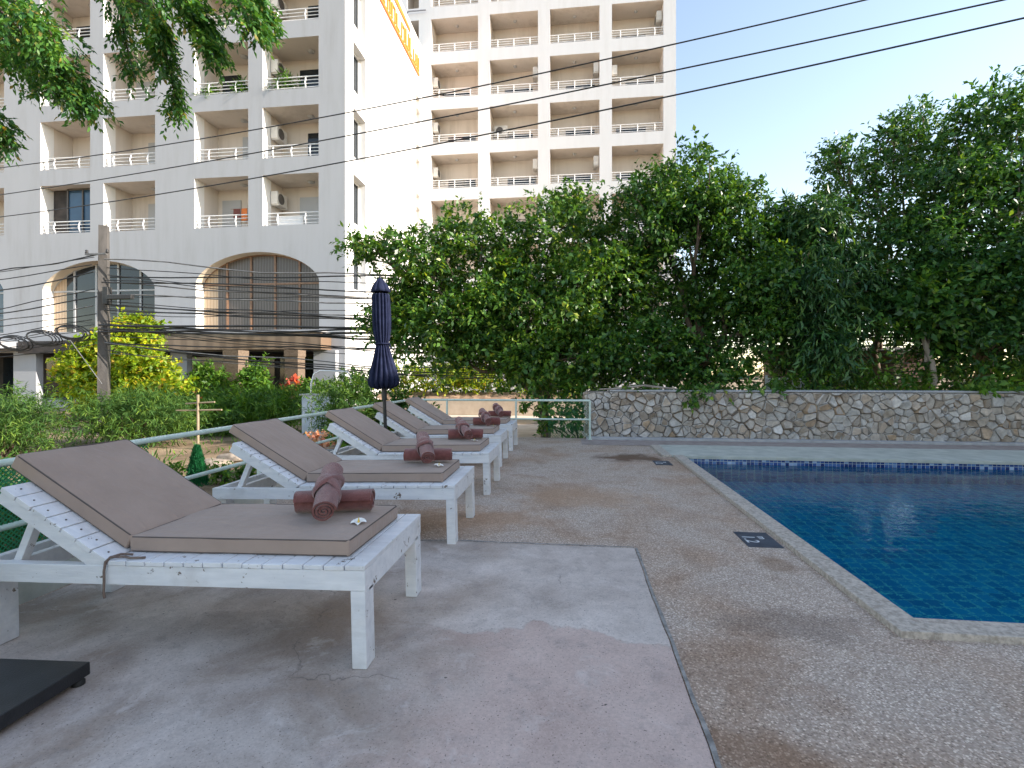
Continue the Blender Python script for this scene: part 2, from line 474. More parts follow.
M['bamboo'] = simple('dry bamboo', (0.28, 0.21, 0.13), (0.38, 0.30, 0.2), 7, 0.7)
M['brick'] = simple('reddish brown brick', (0.26, 0.165, 0.145), (0.36, 0.235, 0.205), 9, 0.9, 0.5, 40)
M['pink'] = simple('pale pink render', (0.55, 0.42, 0.37), (0.66, 0.53, 0.47), 5, 0.85)
M['tan_brick'] = simple('tan brick pillar', (0.13, 0.092, 0.063), (0.20, 0.145, 0.10), 16, 0.9, 0.5, 40)
M['soil'] = simple('dry reddish soil', (0.24, 0.145, 0.09), (0.40, 0.27, 0.18), 3, 0.95, 0.8, 14)
M['tarp'] = simple('pale blue tarp', (0.42, 0.47, 0.54), (0.55, 0.60, 0.66), 5, 0.6, 0.4, 10)
M['planter'] = simple('grey planter concrete', (0.18, 0.18, 0.18), (0.28, 0.28, 0.28), 9, 0.9, 0.4, 60)
M['rock'] = simple('brown garden rock', (0.20, 0.16, 0.12), (0.36, 0.30, 0.24), 9, 0.95, 0.8, 20)
M['asphalt'] = simple('asphalt', (0.045, 0.045, 0.047), (0.07, 0.07, 0.07), 20, 0.9, 0.4, 120)
M['path'] = simple('beige garden paving', (0.54, 0.44, 0.34), (0.66, 0.56, 0.45), 2.4, 0.9, 0.3, 60)
M['ochre'] = simple('shade block cream render', (0.66, 0.60, 0.53), (0.74, 0.68, 0.6), 3, 0.9)  # walls of the unseen block, kept pale to bounce light
M['marker'] = simple('dark blue grey marker tile', (0.035, 0.042, 0.06), (0.065, 0.075, 0.10), 12, 0.5)
M['marker_white'] = simple('worn white marking', (0.55, 0.58, 0.62), (0.72, 0.74, 0.76), 40, 0.6)

def ground_mat():
    t = NT('garden soil and dry grass')
    v = t.coord()
    c = t.ramp(t.noise(v, 0.8, 8, 0.65), [(0.35, (0.13, 0.10, 0.06)), (0.5, (0.30, 0.215, 0.14)), (0.65, (0.40, 0.30, 0.20))])
    c = t.mix(t.ramp(t.noise(v, 2.2, 6, 0.7), [(0.55, 0.0), (0.68, 0.9)]), c, (0.07, 0.11, 0.03))
    t.principled(c, 0.95, t.bump(t.noise(v, 9, 8, 0.75), 0.9, 0.06), spec=0.2)
    return t.mat
M['ground'] = ground_mat()

G = lambda *s: list(s)
M['leaf_a'] = leaf_mat('glossy fig leaf', [(0.0, (0.029, 0.088, 0.019)), (0.45, (0.058, 0.151, 0.025)), (0.8, (0.113, 0.236, 0.035)), (0.95, (0.210, 0.326, 0.046)), (1.0, (0.321, 0.365, 0.068))], 0.33, 0.38)
M['leaf_b'] = leaf_mat('mid green leaf', [(0.0, (0.022, 0.078, 0.018)), (0.5, (0.046, 0.132, 0.025)), (0.85, (0.092, 0.203, 0.034)), (1.0, (0.184, 0.289, 0.042))], 0.33, 0.38)
M['leaf_c'] = leaf_mat('dark drooping leaf', [(0.0, (0.022, 0.081, 0.030)), (0.6, (0.047, 0.135, 0.042)), (1.0, (0.126, 0.232, 0.053))], 0.28, 0.42)
M['leaf_d'] = leaf_mat('deep green leaf', [(0.0, (0.022, 0.081, 0.025)), (0.6, (0.046, 0.138, 0.035)), (0.93, (0.099, 0.217, 0.038)), (1.0, (0.185, 0.305, 0.044))], 0.33, 0.42)
M['leaf_over'] = leaf_mat('overhead leaf', [(0.0, (0.030, 0.103, 0.033)), (0.5, (0.057, 0.172, 0.039)), (0.9, (0.124, 0.262, 0.048)), (1.0, (0.276, 0.207, 0.069))], 0.42, 0.4)
M['leaf_yellow'] = leaf_mat('yellow green leaf', [(0.0, (0.11, 0.23, 0.02)), (0.5, (0.26, 0.39, 0.025)), (0.85, (0.45, 0.51, 0.03)), (1.0, (0.5, 0.32, 0.05))], 0.45, 0.5)
M['leaf_feather'] = leaf_mat('fine feathery leaf', [(0.0, (0.042, 0.108, 0.033)), (0.6, (0.083, 0.180, 0.046)), (1.0, (0.157, 0.259, 0.061))], 0.4, 0.7, 0.15)
M['leaf_bright'] = leaf_mat('fresh green leaf', [(0.0, (0.045, 0.13, 0.018)), (0.6, (0.085, 0.21, 0.025)), (1.0, (0.17, 0.29, 0.04))], 0.4, 0.5)
M['leaf_cone'] = leaf_mat('dark conifer leaf', [(0.0, (0.006, 0.09, 0.03)), (1.0, (0.012, 0.16, 0.05))], 0.2, 0.6)
M['leaf_red'] = leaf_mat('red bract', [(0.0, (0.35, 0.05, 0.04)), (0.7, (0.55, 0.12, 0.07)), (1.0, (0.6, 0.3, 0.15))], 0.4, 0.6)
M['leaf_pink'] = leaf_mat('coral bloom', [(0.0, (0.50, 0.16, 0.09)), (0.6, (0.66, 0.34, 0.22)), (1.0, (0.72, 0.55, 0.42))], 0.3, 0.6)

# ------------------------------------------------------------------ foliage
def unit(a):
    return a / np.maximum(np.linalg.norm(a, axis=-1, keepdims=True), 1e-9)

def leaves_mesh(name, P, D, N, L, W, mat, parent=None):
    """one small folded blade per leaf"""
    n = len(P)
    D = unit(D); S = unit(np.cross(D, N)); U = np.cross(S, D)
    L = L[:, None]; W = W[:, None]
    V = np.empty((n, 4, 3))
    V[:, 0] = P
    V[:, 1] = P + D * L * 0.45 + S * W * 0.5 + U * W * 0.12
    V[:, 2] = P + D * L - U * L * 0.10
    V[:, 3] = P + D * L * 0.45 - S * W * 0.5 + U * W * 0.12
    q = np.arange(n * 4).reshape(n, 4)
    return mesh_np(name, V.reshape(-1, 3), q, mat, parent)

def spray_cloud(C, Rr, n_sprays, per, twig, leaf, width, droop=0.25, up=0.35, shell=4.0, sub=11, subr=0.36, spread=0.75):
    """leaf sprays through a union of ellipsoids that each carry smaller clumps; returns leaf arrays and some twig anchor points"""
    C = np.array(C, float); Rr = np.array(Rr, float)
    cs, rs = [C], [Rr]
    for c, r in zip(C, Rr):
        d = unit(RNG.normal(size=(sub, 3)))
        k = RNG.uniform(subr * 0.6, subr * 1.25, size=(sub, 1))
        cs.append(c + d * r * RNG.uniform(0.72, 1.02, size=(sub, 1))); rs.append(r[None] * k)
    C2 = np.concatenate(cs); R2 = np.concatenate(rs)
    w = (R2[:, 0] * R2[:, 2]) ** 0.85
    idx = RNG.choice(len(C2), size=n_sprays, p=w / w.sum())
    d = unit(RNG.normal(size=(n_sprays, 3)))
    rad = RNG.uniform(0.05, 1.0, size=(n_sprays, 1)) ** (1.0 / shell)
    O = C2[idx] + d * R2[idx] * rad
    T = unit(d * 0.8 + np.array([0, 0, up]) + RNG.normal(size=(n_sprays, 3)) * 0.5)
    tl = twig * RNG.uniform(0.5, 1.5, size=(n_sprays, 1, 1))
    t = (np.arange(per)[None, :, None] + RNG.uniform(0, 1, size=(n_sprays, per, 1))) / per
    P = O[:, None] + T[:, None] * t * tl
    P[..., 2] -= (t[..., 0] ** 2) * tl[..., 0] * droop
    D = T[:, None] * 0.55 + RNG.normal(size=(n_sprays, per, 3)) * spread
    D[..., 2] -= droop
    N = np.array([0, 0, 1.0]) * 0.9 + d[:, None] * 0.45 + RNG.normal(size=(n_sprays, per, 3)) * 0.5
    k = n_sprays * per
    L = leaf * RNG.uniform(0.6, 1.35, size=k)
    return P.reshape(k, 3), D.reshape(k, 3), N.reshape(k, 3), L, width * L / leaf * RNG.uniform(0.8, 1.2, size=k), C2

def limb(mb, a, b, r0, r1, wob=0.12, n=7):
    a, b = Vector(a), Vector(b)
    ln = (b - a).length
    pts, rr = [], []
    ph = random.uniform(0, 50)
    for i in range(n):
        t = i / (n - 1)
        p = a.lerp(b, t)
        k = math.sin(PI * t) * wob * ln
        p += Vector((mnoise.noise(Vector((ph, t * 2.2, 0))), mnoise.noise(Vector((ph + 9, t * 2.2, 3))), mnoise.noise(Vector((ph + 5, t * 2.2, 7))) * 0.6)) * k * 1.6
        p.z += math.sin(PI * t) * ln * 0.05
        pts.append(p); rr.append(r0 + (r1 - r0) * t)
    mb.tube(pts, rr, 7)
    return pts

def make_tree(name, base, lobes, mat, bark, label, n_sprays, per=12, twig=0.38, leaf=0.14, width=0.07, group=None, droop=0.25, up=0.35, trunk_r=0.12, fork_z=1.6, lean=(0, 0), **kw):
    """lobes: list of (x, y, z, rx, ry, rz)"""
    root = empty(name, base, 0, label, 'tree', group)
    bx, by, bz = base
    C = [l[:3] for l in lobes]; Rr = [l[3:] for l in lobes]
    P, D, N, L, W, C2 = spray_cloud(C, Rr, n_sprays, per, twig, leaf, width, droop, up, **kw)
    B0 = np.array(base)
    leaves_mesh('crown', P - B0, D, N, L, W, mat, root)
    mb = MB()
    fork = Vector((lean[0], lean[1], fork_z))
    limb(mb, (0, 0, -0.1), fork, trunk_r, trunk_r * 0.72, 0.08)
    for l in lobes:
        c = Vector(l[:3]) - Vector(base)
        mid = fork.lerp(c, 0.55)
        pts = limb(mb, fork - Vector((0, 0, random.uniform(0, fork_z * 0.35))), c, trunk_r * 0.55, trunk_r * 0.14, 0.16, 9)
        for k in range(5):
            dd = Vector((random.gauss(0, 1), random.gauss(0, 1), random.gauss(0.3, 1))).normalized()
            e = c + Vector((dd.x * l[3], dd.y * l[4], dd.z * l[5])) * 0.9
            limb(mb, pts[random.randint(4, 8)], e, trunk_r * 0.2, 0.008, 0.14, 6)
    mb.build('trunk', bark, root)
    return root

def make_bush(name, base, radii, mat, label, n, leaf, width, cat='shrub', group=None, per=10, twig=0.25, droop=0.2, up=0.5, lobes=4, stem=True, flat=0.0, **kw):
    root = empty(name, base, 0, label, cat, group)
    C, Rr = [], []
    rx, ry, rz = radii
    for i in range(lobes):
        C.append((random.uniform(-.45, .45) * rx, random.uniform(-.45, .45) * ry, rz * random.uniform(0.75, 1.15)))
        k = random.uniform(0.5, 0.72)
        Rr.append((rx * k, ry * k, rz * k * 1.15))
    P, D, N, L, W, _ = spray_cloud(C, Rr, n // per, per, twig, leaf, width, droop, up, **kw)
    P[:, 2] = np.maximum(P[:, 2], 0.03)
    leaves_mesh('foliage', P, D, N, L, W, mat, root)
    if stem:
        mb = MB()
        for i, c in enumerate(C):
            for k in range(2):
                limb(mb, (random.uniform(-.1, .1) * rx, random.uniform(-.1, .1) * ry, -0.05), Vector(c) + Vector((random.uniform(-.3, .3) * rx, random.uniform(-.3, .3) * ry, 0)), 0.022, 0.007, 0.12, 6)
        mb.build('stem', M['twig'], root)
    return root

# ------------------------------------------------------------------ setting: ground, deck, pool
GZ = -0.35
def sheet(name, x0, x1, y0, y1, z, mat, kind='structure', holes=None):
    mb = MB()
    mb.face([(x0, y0, z), (x1, y0, z), (x1, y1, z), (x0, y1, z)])
    return tag(mb.build(name, mat), kind=kind)

# ground: one sheet to the horizon with the pool basin cut out of it (ring of quads)
PX0, PX1, PY0, PY1 = 1.50, 9.0, 2.47, 8.64      # outer coping line
POOL = (1.63, 8.6, 2.60, 7.53)                  # water outline
def ring(mb, ox0, ox1, oy0, oy1, ix0, ix1, iy0, iy1, z, m=0):
    mb.face([(ox0, oy0, z), (ox1, oy0, z), (ox1, iy0, z), (ox0, iy0, z)], m)
    mb.face([(ox0, iy1, z), (ox1, iy1, z), (ox1, oy1, z), (ox0, oy1, z)], m)
    mb.face([(ox0, iy0, z), (ix0, iy0, z), (ix0, iy1, z), (ox0, iy1, z)], m)
    mb.face([(ix1, iy0, z), (ox1, iy0, z), (ox1, iy1, z), (ix1, iy1, z)], m)
mb = MB(); ring(mb, -900, 900, -900, 900, 1.2, 9.2, 2.2, 8.9, GZ); tag(mb.build('ground', M['ground']), kind='structure')

DX0, DX1, DY0, DY1 = -3.06, 13.0, -6.0, 9.60
mb = MB()
SLOPE, XB = 0.0243, -0.8
def zf(x): return min(0.0, (x - XB) * SLOPE)     # the deck falls gently toward the railing
ring(mb, XB, DX1, DY0, DY1, PX0 + 0.02, PX1 - 0.02, PY0 + 0.02, PY1 - 0.02, 0.0)
mb.face([(DX0, DY0, zf(DX0)), (XB, DY0, 0), (XB, DY1, 0), (DX0, DY1, zf(DX0))])
mb.face([(DX0, DY0, zf(DX0)), (DX0, DY1, zf(DX0)), (DX0, DY1, GZ - .05), (DX0, DY0, GZ - .05)])
mb.face([(DX0, DY1, zf(DX0)), (XB, DY1, 0), (XB, DY1, GZ - .05), (DX0, DY1, GZ - .05)])
mb.face([(XB, DY1, 0), (DX1, DY1, 0), (DX1, DY1, GZ - .05), (XB, DY1, GZ - .05)])
tag(mb.build('pool_deck', M['deck']), kind='structure')
# smooth concrete slab under the first lounger
mb = MB()
sx1, sy1 = 0.44, 3.52
N_ = 60
edge = [(sx1 + 0.012 * mnoise.noise(Vector((0, i * 0.5, 1.3))), -3.0 + (sy1 + 3.0) * i / N_) for i in range(N_ + 1)]
top = [(-2.95 + (sx1 + 2.95) * i / 40, sy1 + 0.015 * mnoise.noise(Vector((i * 0.6, 4, 2)))) for i in range(41)]
lt = [p for p in top if p[0] <= XB] + [(XB, sy1)]
for a_, b_ in zip(lt[:-1], lt[1:]):
    mb.face([(a_[0], -3.0, zf(a_[0]) + .006), (b_[0], -3.0, zf(b_[0]) + .006), (b_[0], b_[1], zf(b_[0]) + .006), (a_[0], a_[1], zf(a_[0]) + .006)])
poly = [(XB, -3.0)] + edge[:-1] + [p for p in top if p[0] > XB][::-1] + [(XB, sy1)]
mb.face([(x, y, 0.006) for x, y in poly])
tag(mb.build('concrete_slab', M['slab']), kind='structure')
# open joint round the slab
mb = MB()
def strip(pts, w, z):
    for (a, b) in zip(pts[:-1], pts[1:]):
        d = Vector((b[0] - a[0], b[1] - a[1], 0)).normalized(); s = Vector((-d.y, d.x, 0))
        wa = w * (0.7 + 0.6 * abs(mnoise.noise(Vector((a[0] * 5, a[1] * 5, 0))))); wb = w * (0.7 + 0.6 * abs(mnoise.noise(Vector((b[0] * 5, b[1] * 5, 0)))))
        A, B = Vector((*a, z + zf(a[0]))), Vector((*b, z + zf(b[0])))
        mb.face([A - s * wa, B - s * wb, B + s * wb, A + s * wa])
strip([(x + 0.012, y) for x, y in edge], 0.010, 0.010)
strip([(x, y + 0.010) for x, y in top], 0.011, 0.010)
tag(mb.build('deck_joint', M['joint']), kind='structure')
# brown walkway and kerb along the wall
sheet('walkway', 0.2, DX1, 8.68, 9.36, 0.004, M['walk'])
mb = MB(); mb.box((0.30, 9.36, 0.0), (DX1, 9.548, 0.045), bev=0.008); tag(mb.build('kerb', M['kerb']), kind='structure')
mb = MB(); mb.box((-3.10, -2.0, -0.3), (-2.98, 9.42, 0.11), bev=0.01); tag(mb.build('deck_kerb', M['coping_far']), kind='structure')

# pool
mb = MB()
wx0, wx1, wy0, wy1 = POOL
zb = -1.25
mb.face([(wx0, wy0, zb), (wx1, wy0, zb), (wx1, wy1, zb), (wx0, wy1, zb)], 0)
zt = -0.135
for (a, b) in (((wx0, wy0), (wx0, wy1)), ((wx0, wy1), (wx1, wy1)), ((wx1, wy1), (wx1, wy0)), ((wx1, wy0), (wx0, wy0))):
    mb.face([(*a, zb), (*b, zb), (*b, zt), (*a, zt)], 0)
    mb.face([(*a, zt), (*b, zt), (*b, 0.02), (*a, 0.02)], 1)
tag(mb.build('pool_basin', [M['pool_tile'], M['band_tile']]), kind='structure')
mb = MB(); mb.face([(wx0 + .002, wy0 + .002, -0.09), (wx1 - .002, wy0 + .002, -0.09), (wx1 - .002, wy1 - .002, -0.09), (wx0 + .002, wy1 - .002, -0.09)])
tag(mb.build('water', M['water']), kind='structure')
# coping: narrow along the left and near sides, broad pale ledge along the far side
mb = MB()
mb.box((PX0, PY0, -0.02), (wx0 + .012, wy1, 0.034), bev=0.004)
mb.box((wx0 + .012, PY0, -0.02), (PX1, wy0 + .012, 0.034), bev=0.004)
mb.box((PX0 - 0.16, wy1 - .012, -0.02), (PX0 - 0.02, PY1 - .03, 0.030), bev=0.004)
o = mb.build('pool_coping', M['coping']); tag(o, kind='structure')
# slight splay of the left coping as in the photograph
for v in o.data.vertices:
    if v.co.x < wx0 + .05 and v.co.x > PX0 - 0.2:
        pass
mb = MB(); mb.box((PX0 - .02, wy1 - .012, -0.02), (PX1, PY1 + .02, 0.026), bev=0.006)
tag(mb.build('pool_ledge', M['coping_far']), kind='structure')

# depth markers set in the deck
def text_mesh(s, size):
    cu = bpy.data.curves.new('marking', 'FONT'); cu.body = s; cu.size = size; cu.extrude = 0.0005
    cu.align_x = 'CENTER'; cu.align_y = 'CENTER'
    ob = bpy.data.objects.new('marking', cu); COL.objects.link(ob)
    dg = bpy.context.evaluated_depsgraph_get()
    me = bpy.data.meshes.new_from_object(ob.evaluated_get(dg))
    bpy.data.objects.remove(ob)
    me.materials.clear(); me.materials.append(M['marker_white'])
    return me
def marker(cx, cy, w, h, label):
    root = empty('depth_marker', (cx, cy, 0.0), 0, label, 'pool marker', 'depth markers beside the pool')
    mb = MB(); mb.box((-w / 2, -h / 2, -0.004), (w / 2, h / 2, 0.006), bev=0.002); mb.build('tile', M['marker'], root)
    for s, sz, x, y in (('1.2', 0.13, -w * 0.24, -.01), ('m', 0.085, w * 0.17, 0.03)):
        me = text_mesh(s, sz)
        t = bpy.data.objects.new('lettering', me); COL.objects.link(t); t.parent = root
        t.location = (x, y, 0.0072); t.rotation_euler = (0, 0, -PI / 2)
marker(1.355, 3.82, 0.235, 0.33, 'dark square depth marker tile in the deck halfway along the pool edge')
marker(1.25, 7.0, 0.22, 0.33, 'small dark depth marker tile at the far corner of the pool')

# ------------------------------------------------------------------ rubble stone wall
def clip(poly, p, n):
    out = []
    k = len(poly)
    for i in range(k):
        a, b = poly[i], poly[(i + 1) % k]
        da = (a[0] - p[0]) * n[0] + (a[1] - p[1]) * n[1]; db = (b[0] - p[0]) * n[0] + (b[1] - p[1]) * n[1]
        if da <= 0: out.append(a)
        if da * db < 0:
            t = da / (da - db); out.append((a[0] + (b[0] - a[0]) * t, a[1] + (b[1] - a[1]) * t))
    return out

def stone_face(mb, L, Hh, sp, gap, rnd, org):
    """irregular fitted stones over an L x Hh face; org maps (u, w, out) to a point"""
    pts = []
    nu, nw = int(L / (sp * 1.08)), max(3, int(Hh / (sp * 0.82)))
    for i in range(-1, nu + 1):
        for j in range(-1, nw + 1):
            if rnd.random() < 0.13: continue
            pts.append(((i + 0.5 + rnd.uniform(-.46, .46) + (0.5 if j % 2 else 0)) * L / nu, (j + 0.5 + rnd.uniform(-.42, .42)) * Hh / nw))
            if rnd.random() < 0.10:
                pts.append(((i + rnd.random()) * L / nu, (j + rnd.random()) * Hh / nw))
    for p in pts:
        poly = [(max(0, p[0] - 3 * sp), 0.0), (min(L, p[0] + 3 * sp), 0.0), (min(L, p[0] + 3 * sp), Hh), (max(0, p[0] - 3 * sp), Hh)]
        for q in pts:
            if q is p: continue
            dx, dy = q[0] - p[0], q[1] - p[1]
            d2 = dx * dx + dy * dy
            if d2 > (3.2 * sp) ** 2 or d2 < 1e-8: continue
            d = math.sqrt(d2)
            poly = clip(poly, ((p[0] + q[0]) / 2, (p[1] + q[1]) / 2), (dx / d, dy / d))
            if len(poly) < 3: break
        if len(poly) < 3: continue
        cx = sum(a for a, _ in poly) / len(poly); cy = sum(b for _, b in poly) / len(poly)
        rad = sum(math.hypot(a - cx, b - cy) for a, b in poly) / len(poly)
        if rad < 0.018: continue
        # cut the corners so that the stones read as broken rubble
        pl = []
        for i in range(len(poly)):
            a, b = poly[i - 1], poly[i]; c = poly[(i + 1) % len(poly)]
            k1 = rnd.uniform(0.03, 0.20); k2 = rnd.uniform(0.03, 0.20)
            pl.append((b[0] + (a[0] - b[0]) * k1, b[1] + (a[1] - b[1]) * k1)); pl.append((b[0] + (c[0] - b[0]) * k2, b[1] + (c[1] - b[1]) * k2))
        h = rnd.uniform(0.015, 0.075)
        s1 = max(0.3, 1 - gap / rad); s2 = s1 * rnd.uniform(0.72, 0.86)
        n = len(pl)
        tilt = (rnd.uniform(-.4, .4), rnd.uniform(-.4, .4))
        v = [org(cx + (a - cx) * s1, cy + (b - cy) * s1, -0.01) for a, b in pl]
        v += [org(cx + (a - cx) * s1 * .98, cy + (b - cy) * s1 * .98, h * 0.62) for a, b in pl]
        v += [org(cx + (a - cx) * s2, cy + (b - cy) * s2, h + tilt[0] * (a - cx) + tilt[1] * (b - cy)) for a, b in pl]
        f = []
        for r in range(2):
            for i in range(n):
                f.append((r * n + i, r * n + (i + 1) % n, (r + 1) * n + (i + 1) % n, (r + 1) * n + i))
        mb.add(v, f, 0, False)
        mb.add(v[2 * n:], [tuple(range(n))], 0, False)

rnd = random.Random(5)
WX0, WX1, WY0, WY1, WH = 0.33, 12.6, 9.58, 9.95, 0.89
wall = empty('stone_wall', ((WX0 + WX1) / 2, (WY0 + WY1) / 2, 0), 0, 'low rubble stone wall behind the pool with a thin concrete cap', 'wall')
o_ = Vector(wall.location)
mb = MB(); mb.box((WX0 - o_.x, WY0 - o_.y, -0.3), (WX1 - o_.x, WY1 - o_.y, WH)); mb.build('core', M['mortar'], wall)
mb = MB()
stone_face(mb, WX1 - WX0, WH - 0.03, 0.138, 0.0055, rnd, lambda u, w, o: (WX0 + u - o_.x, WY0 - o - o_.y, w + 0.02))
stone_face(mb, WY1 - WY0, WH - 0.03, 0.138, 0.0055, rnd, lambda u, w, o: (WX0 - o - o_.x, WY1 - u - o_.y, w + 0.02))
mb.build('stones', M['stone'], wall)
mb = MB(); mb.box((0.75 - o_.x, WY0 - .03 - o_.y, WH), (WX1 - o_.x, WY1 + .02 - o_.y, WH + 0.028), bev=0.006); mb.build('cap', M['kerb'], wall)
mb = MB()
pts = [(0.55, WY0 + .03, .93), (0.8, WY0 + .02, .935), (1.1, WY0 + .03, .97), (1.4, WY0 + .05, 1.0), (1.7, WY0 + .02, .965), (2.0, WY0 + .05, .94)]
mb.tube(pts, [.012, .02, .024, .024, .02, .01], 7)
tag(mb.build('surface_root', M['bark_pale']), 'bare tree root lying along the top of the stone wall', 'root')

# ------------------------------------------------------------------ sun loungers
ANG = R(31.8)
def make_cushion(name, L, W, T, parent, x0=0.0):
    """soft box from x=x0..x0+L, y=0..W, z=0..T"""
    bm = bmesh.new()
    bmesh.ops.create_cube(bm, size=1.0)
    for v in bm.verts:
        v.co = Vector((x0 + (v.co.x + .5) * L, (v.co.y + .5) * W, (v.co.z + .5) * T))
    bmesh.ops.bevel(bm, geom=bm.edges[:], offset=0.012, segments=3, profile=0.6, affect='EDGES')
    bmesh.ops.subdivide_edges(bm, edges=[e for e in bm.edges if e.calc_length() > 0.3], cuts=11, use_grid_fill=True)
    ph = random.uniform(0, 40)
    for v in bm.verts:
        u, w = (v.co.x - x0) / L, v.co.y / W
        puff = 0.010 * (1 - (2 * u - 1) ** 4) * (1 - (2 * w - 1) ** 4)
        nz = mnoise.noise(Vector((v.co.x * 4 + ph, v.co.y * 4, 0))) * 0.006 + mnoise.noise(Vector((v.co.x * 11 + ph, v.co.y * 9, 3))) * 0.0022
        if v.co.z > T * 0.6: v.co.z += puff + nz
        v.co.y += mnoise.noise(Vector((v.co.x * 5, ph, 1))) * 0.002
    me = bpy.data.meshes.new(name)
    bm.to_mesh(me); bm.free()
    me.materials.append(M['fabric'])
    me.polygons.foreach_set('use_smooth', [True] * len(me.polygons))
    o = bpy.data.objects.new(name, me); COL.objects.link(o); o.parent = parent
    mb = MB()
    for z in (T - 0.003, 0.006):
        e = 0.003
        pts = []
        cs = [(x0 + e, e), (x0 + L - e, e), (x0 + L - e, W - e), (x0 + e, W - e)]
        for i in range(4):
            a, b = Vector(cs[i]), Vector(cs[(i + 1) % 4])
            d = (b - a).normalized()
            for t in np.linspace(0.012, (b - a).length - 0.012, 8):
                p = a + d * t; pts.append((p.x, p.y, z))
        pts.append(pts[0])
        mb.tube(pts, 0.0036, 5, cap=False)
    p = mb.build('piping', M['piping'], o)
    return o

LW, LL = 0.76, 1.84
def make_lounger():
    root = empty('sun_lounger', (0, 0, 0))
    W = M['wood']
    # local frame: x from -LL..0 (foot end at 0), y 0..LW
    def part(name, fn, mat=W, parent=root):
        mb = MB(); fn(mb); return mb.build(name, mat, parent)
    for (ux0, ux1) in ((-0.064, 0.0), (-1.835, -1.77)):
        for (v0, v1) in ((0.002, 0.092), (LW - 0.092, LW - 0.002)):
            part('leg', lambda m: m.box((ux0 - .0, v0 + (0 if ux1 > -.5 else (.05 if v0 < .3 else -.05)), 0.0), (ux1 - .002, v1 + (0 if ux1 > -.5 else (.05 if v0 < .3 else -.05)), 0.317), bev=0.004))
    def frame(m):
        m.box((-LL, 0.0, 0.318), (0.0, 0.042, 0.400), bev=0.003)
        m.box((-LL, LW - 0.042, 0.318), (0.0, LW, 0.400), bev=0.003)
        m.box((-0.044, 0.043, 0.300), (-0.002, LW - 0.043, 0.399), bev=0.003)
        m.box((-LL + .002, 0.043, 0.318), (-LL + 0.044, LW - 0.043, 0.399), bev=0.003)
        m.box((-1.15, 0.043, 0.330), (-1.10, LW - 0.043, 0.398), bev=0.003)
        m.box((-0.60, 0.043, 0.330), (-0.56, LW - 0.043, 0.398), bev=0.003)
    def frame2(m):
        frame(m); m.box((-1.69, 0.043, 0.318), (-1.65, LW - .043, 0.398), bev=.003)
    part('frame', frame2)
    def seat(m):
        n = 13; x = -1.155; w = 1.158 / n
        for i in range(n):
            j = random.uniform(-.0022, .0022)
            m.box((x + i * w + .003, -0.003 + j, 0.401 + random.uniform(0, .0012)), (x + (i + 1) * w - .0025, LW + 0.003 + j, 0.421 + random.uniform(-.001, .0015)), bev=0.0025)
    part('seat_slats', seat)
    # hinged back: local basis rotated about (-1.162, *, 0.421)
    H = Matrix.Translation((-1.162, 0, 0.412)) @ Matrix.Rotation(PI, 4, 'Z')   # x now runs toward the head, y flips
    HB = Matrix.Translation((-1.162, 0, 0.412)) @ Matrix.Rotation(ANG, 4, 'Y') # keep y; use negative x toward head
    def back(m):
        n = 7; w = 0.60 / n
        for i in range(n):
            j = random.uniform(-.003, .003)
            m.box((-(i + 1) * w + .003, -0.003 + j, -0.008), (-i * w - .003, LW + .003 + j, 0.012 + random.uniform(0, .002)), M=HB, bev=0.0025)
        m.box((-0.595, 0.002, -0.062), (-0.01, 0.034, -0.009), M=HB, bev=0.003)
        m.box((-0.595, LW - .034, -0.062), (-0.01, LW - .002, -0.009), M=HB, bev=0.003)
        m.box((-0.40, 0.035, -0.055), (-0.35, LW - .035, -0.009), M=HB, bev=0.003)
    def back_nails(m):
        back(m)
        w = 0.60 / 7
        for i in range(7):
            for v in (.045, .36, LW - .045):
                q = Vector((-(i + .5) * w + random.uniform(-.008, .008), v + random.uniform(-.012, .012), .0145))
                m.tube([HB @ q, HB @ (q + Vector((0, 0, .0015)))], .0042, 8, m=1)
    bk = part('backrest', back_nails, [W, M['nail']])
    for v in (0.045, LW - 0.085):
        def prop(m):
            a = Vector((-1.56, v + .02, 0.60)); b = Vector((-1.66, v + .02, 0.385))
            d = (b - a); ln = d.length
            Mx = Matrix.Translation(a) @ d.to_track_quat('X', 'Z').to_matrix().to_4x4()
            m.box((-0.01, -0.02, -0.018), (ln, 0.02, 0.018), M=Mx, bev=0.003)
        part('prop', prop)
    c1 = make_cushion('seat_cushion', 1.045, 0.585, 0.07, root)
    c1.location = (-1.150, 0.09, 0.4225)
    c2 = make_cushion('back_cushion', 0.705, 0.585, 0.07, root, x0=-0.705)
    c2.matrix_local = HB @ Matrix.Translation((-0.018, 0.09, 0.0145))
    return root

lounger_spots = [(-0.815, 1.94, 0.0), (-0.800, 3.455, 0.006), (-0.795, 4.93, -0.004), (-0.885, 6.45, 0.008), (-0.895, 7.83, 0.0)]
lab = ['nearest white slatted sun lounger, with a brown cord hanging from its hinge',
       'second white sun lounger, directly behind the one with the hanging cord',
       'third white sun lounger, the middle of the row of five, before the parasol',
       'fourth white sun lounger, just behind the closed navy parasol pole',
       'farthest white sun lounger, at the end of the row by the railing corner']
proto = make_lounger()
loungers = []
for i, (x, y, a) in enumerate(lounger_spots):
    o = proto if i == 0 else copy_tree(proto)
    o.location = (x, y, 0.007 if i == 0 else 0.001); o.rotation_euler = (0, -math.atan(SLOPE), a)
    tag(o, lab[i], 'sun lounger', 'sun loungers in a row beside the pool')
    loungers.append(o)
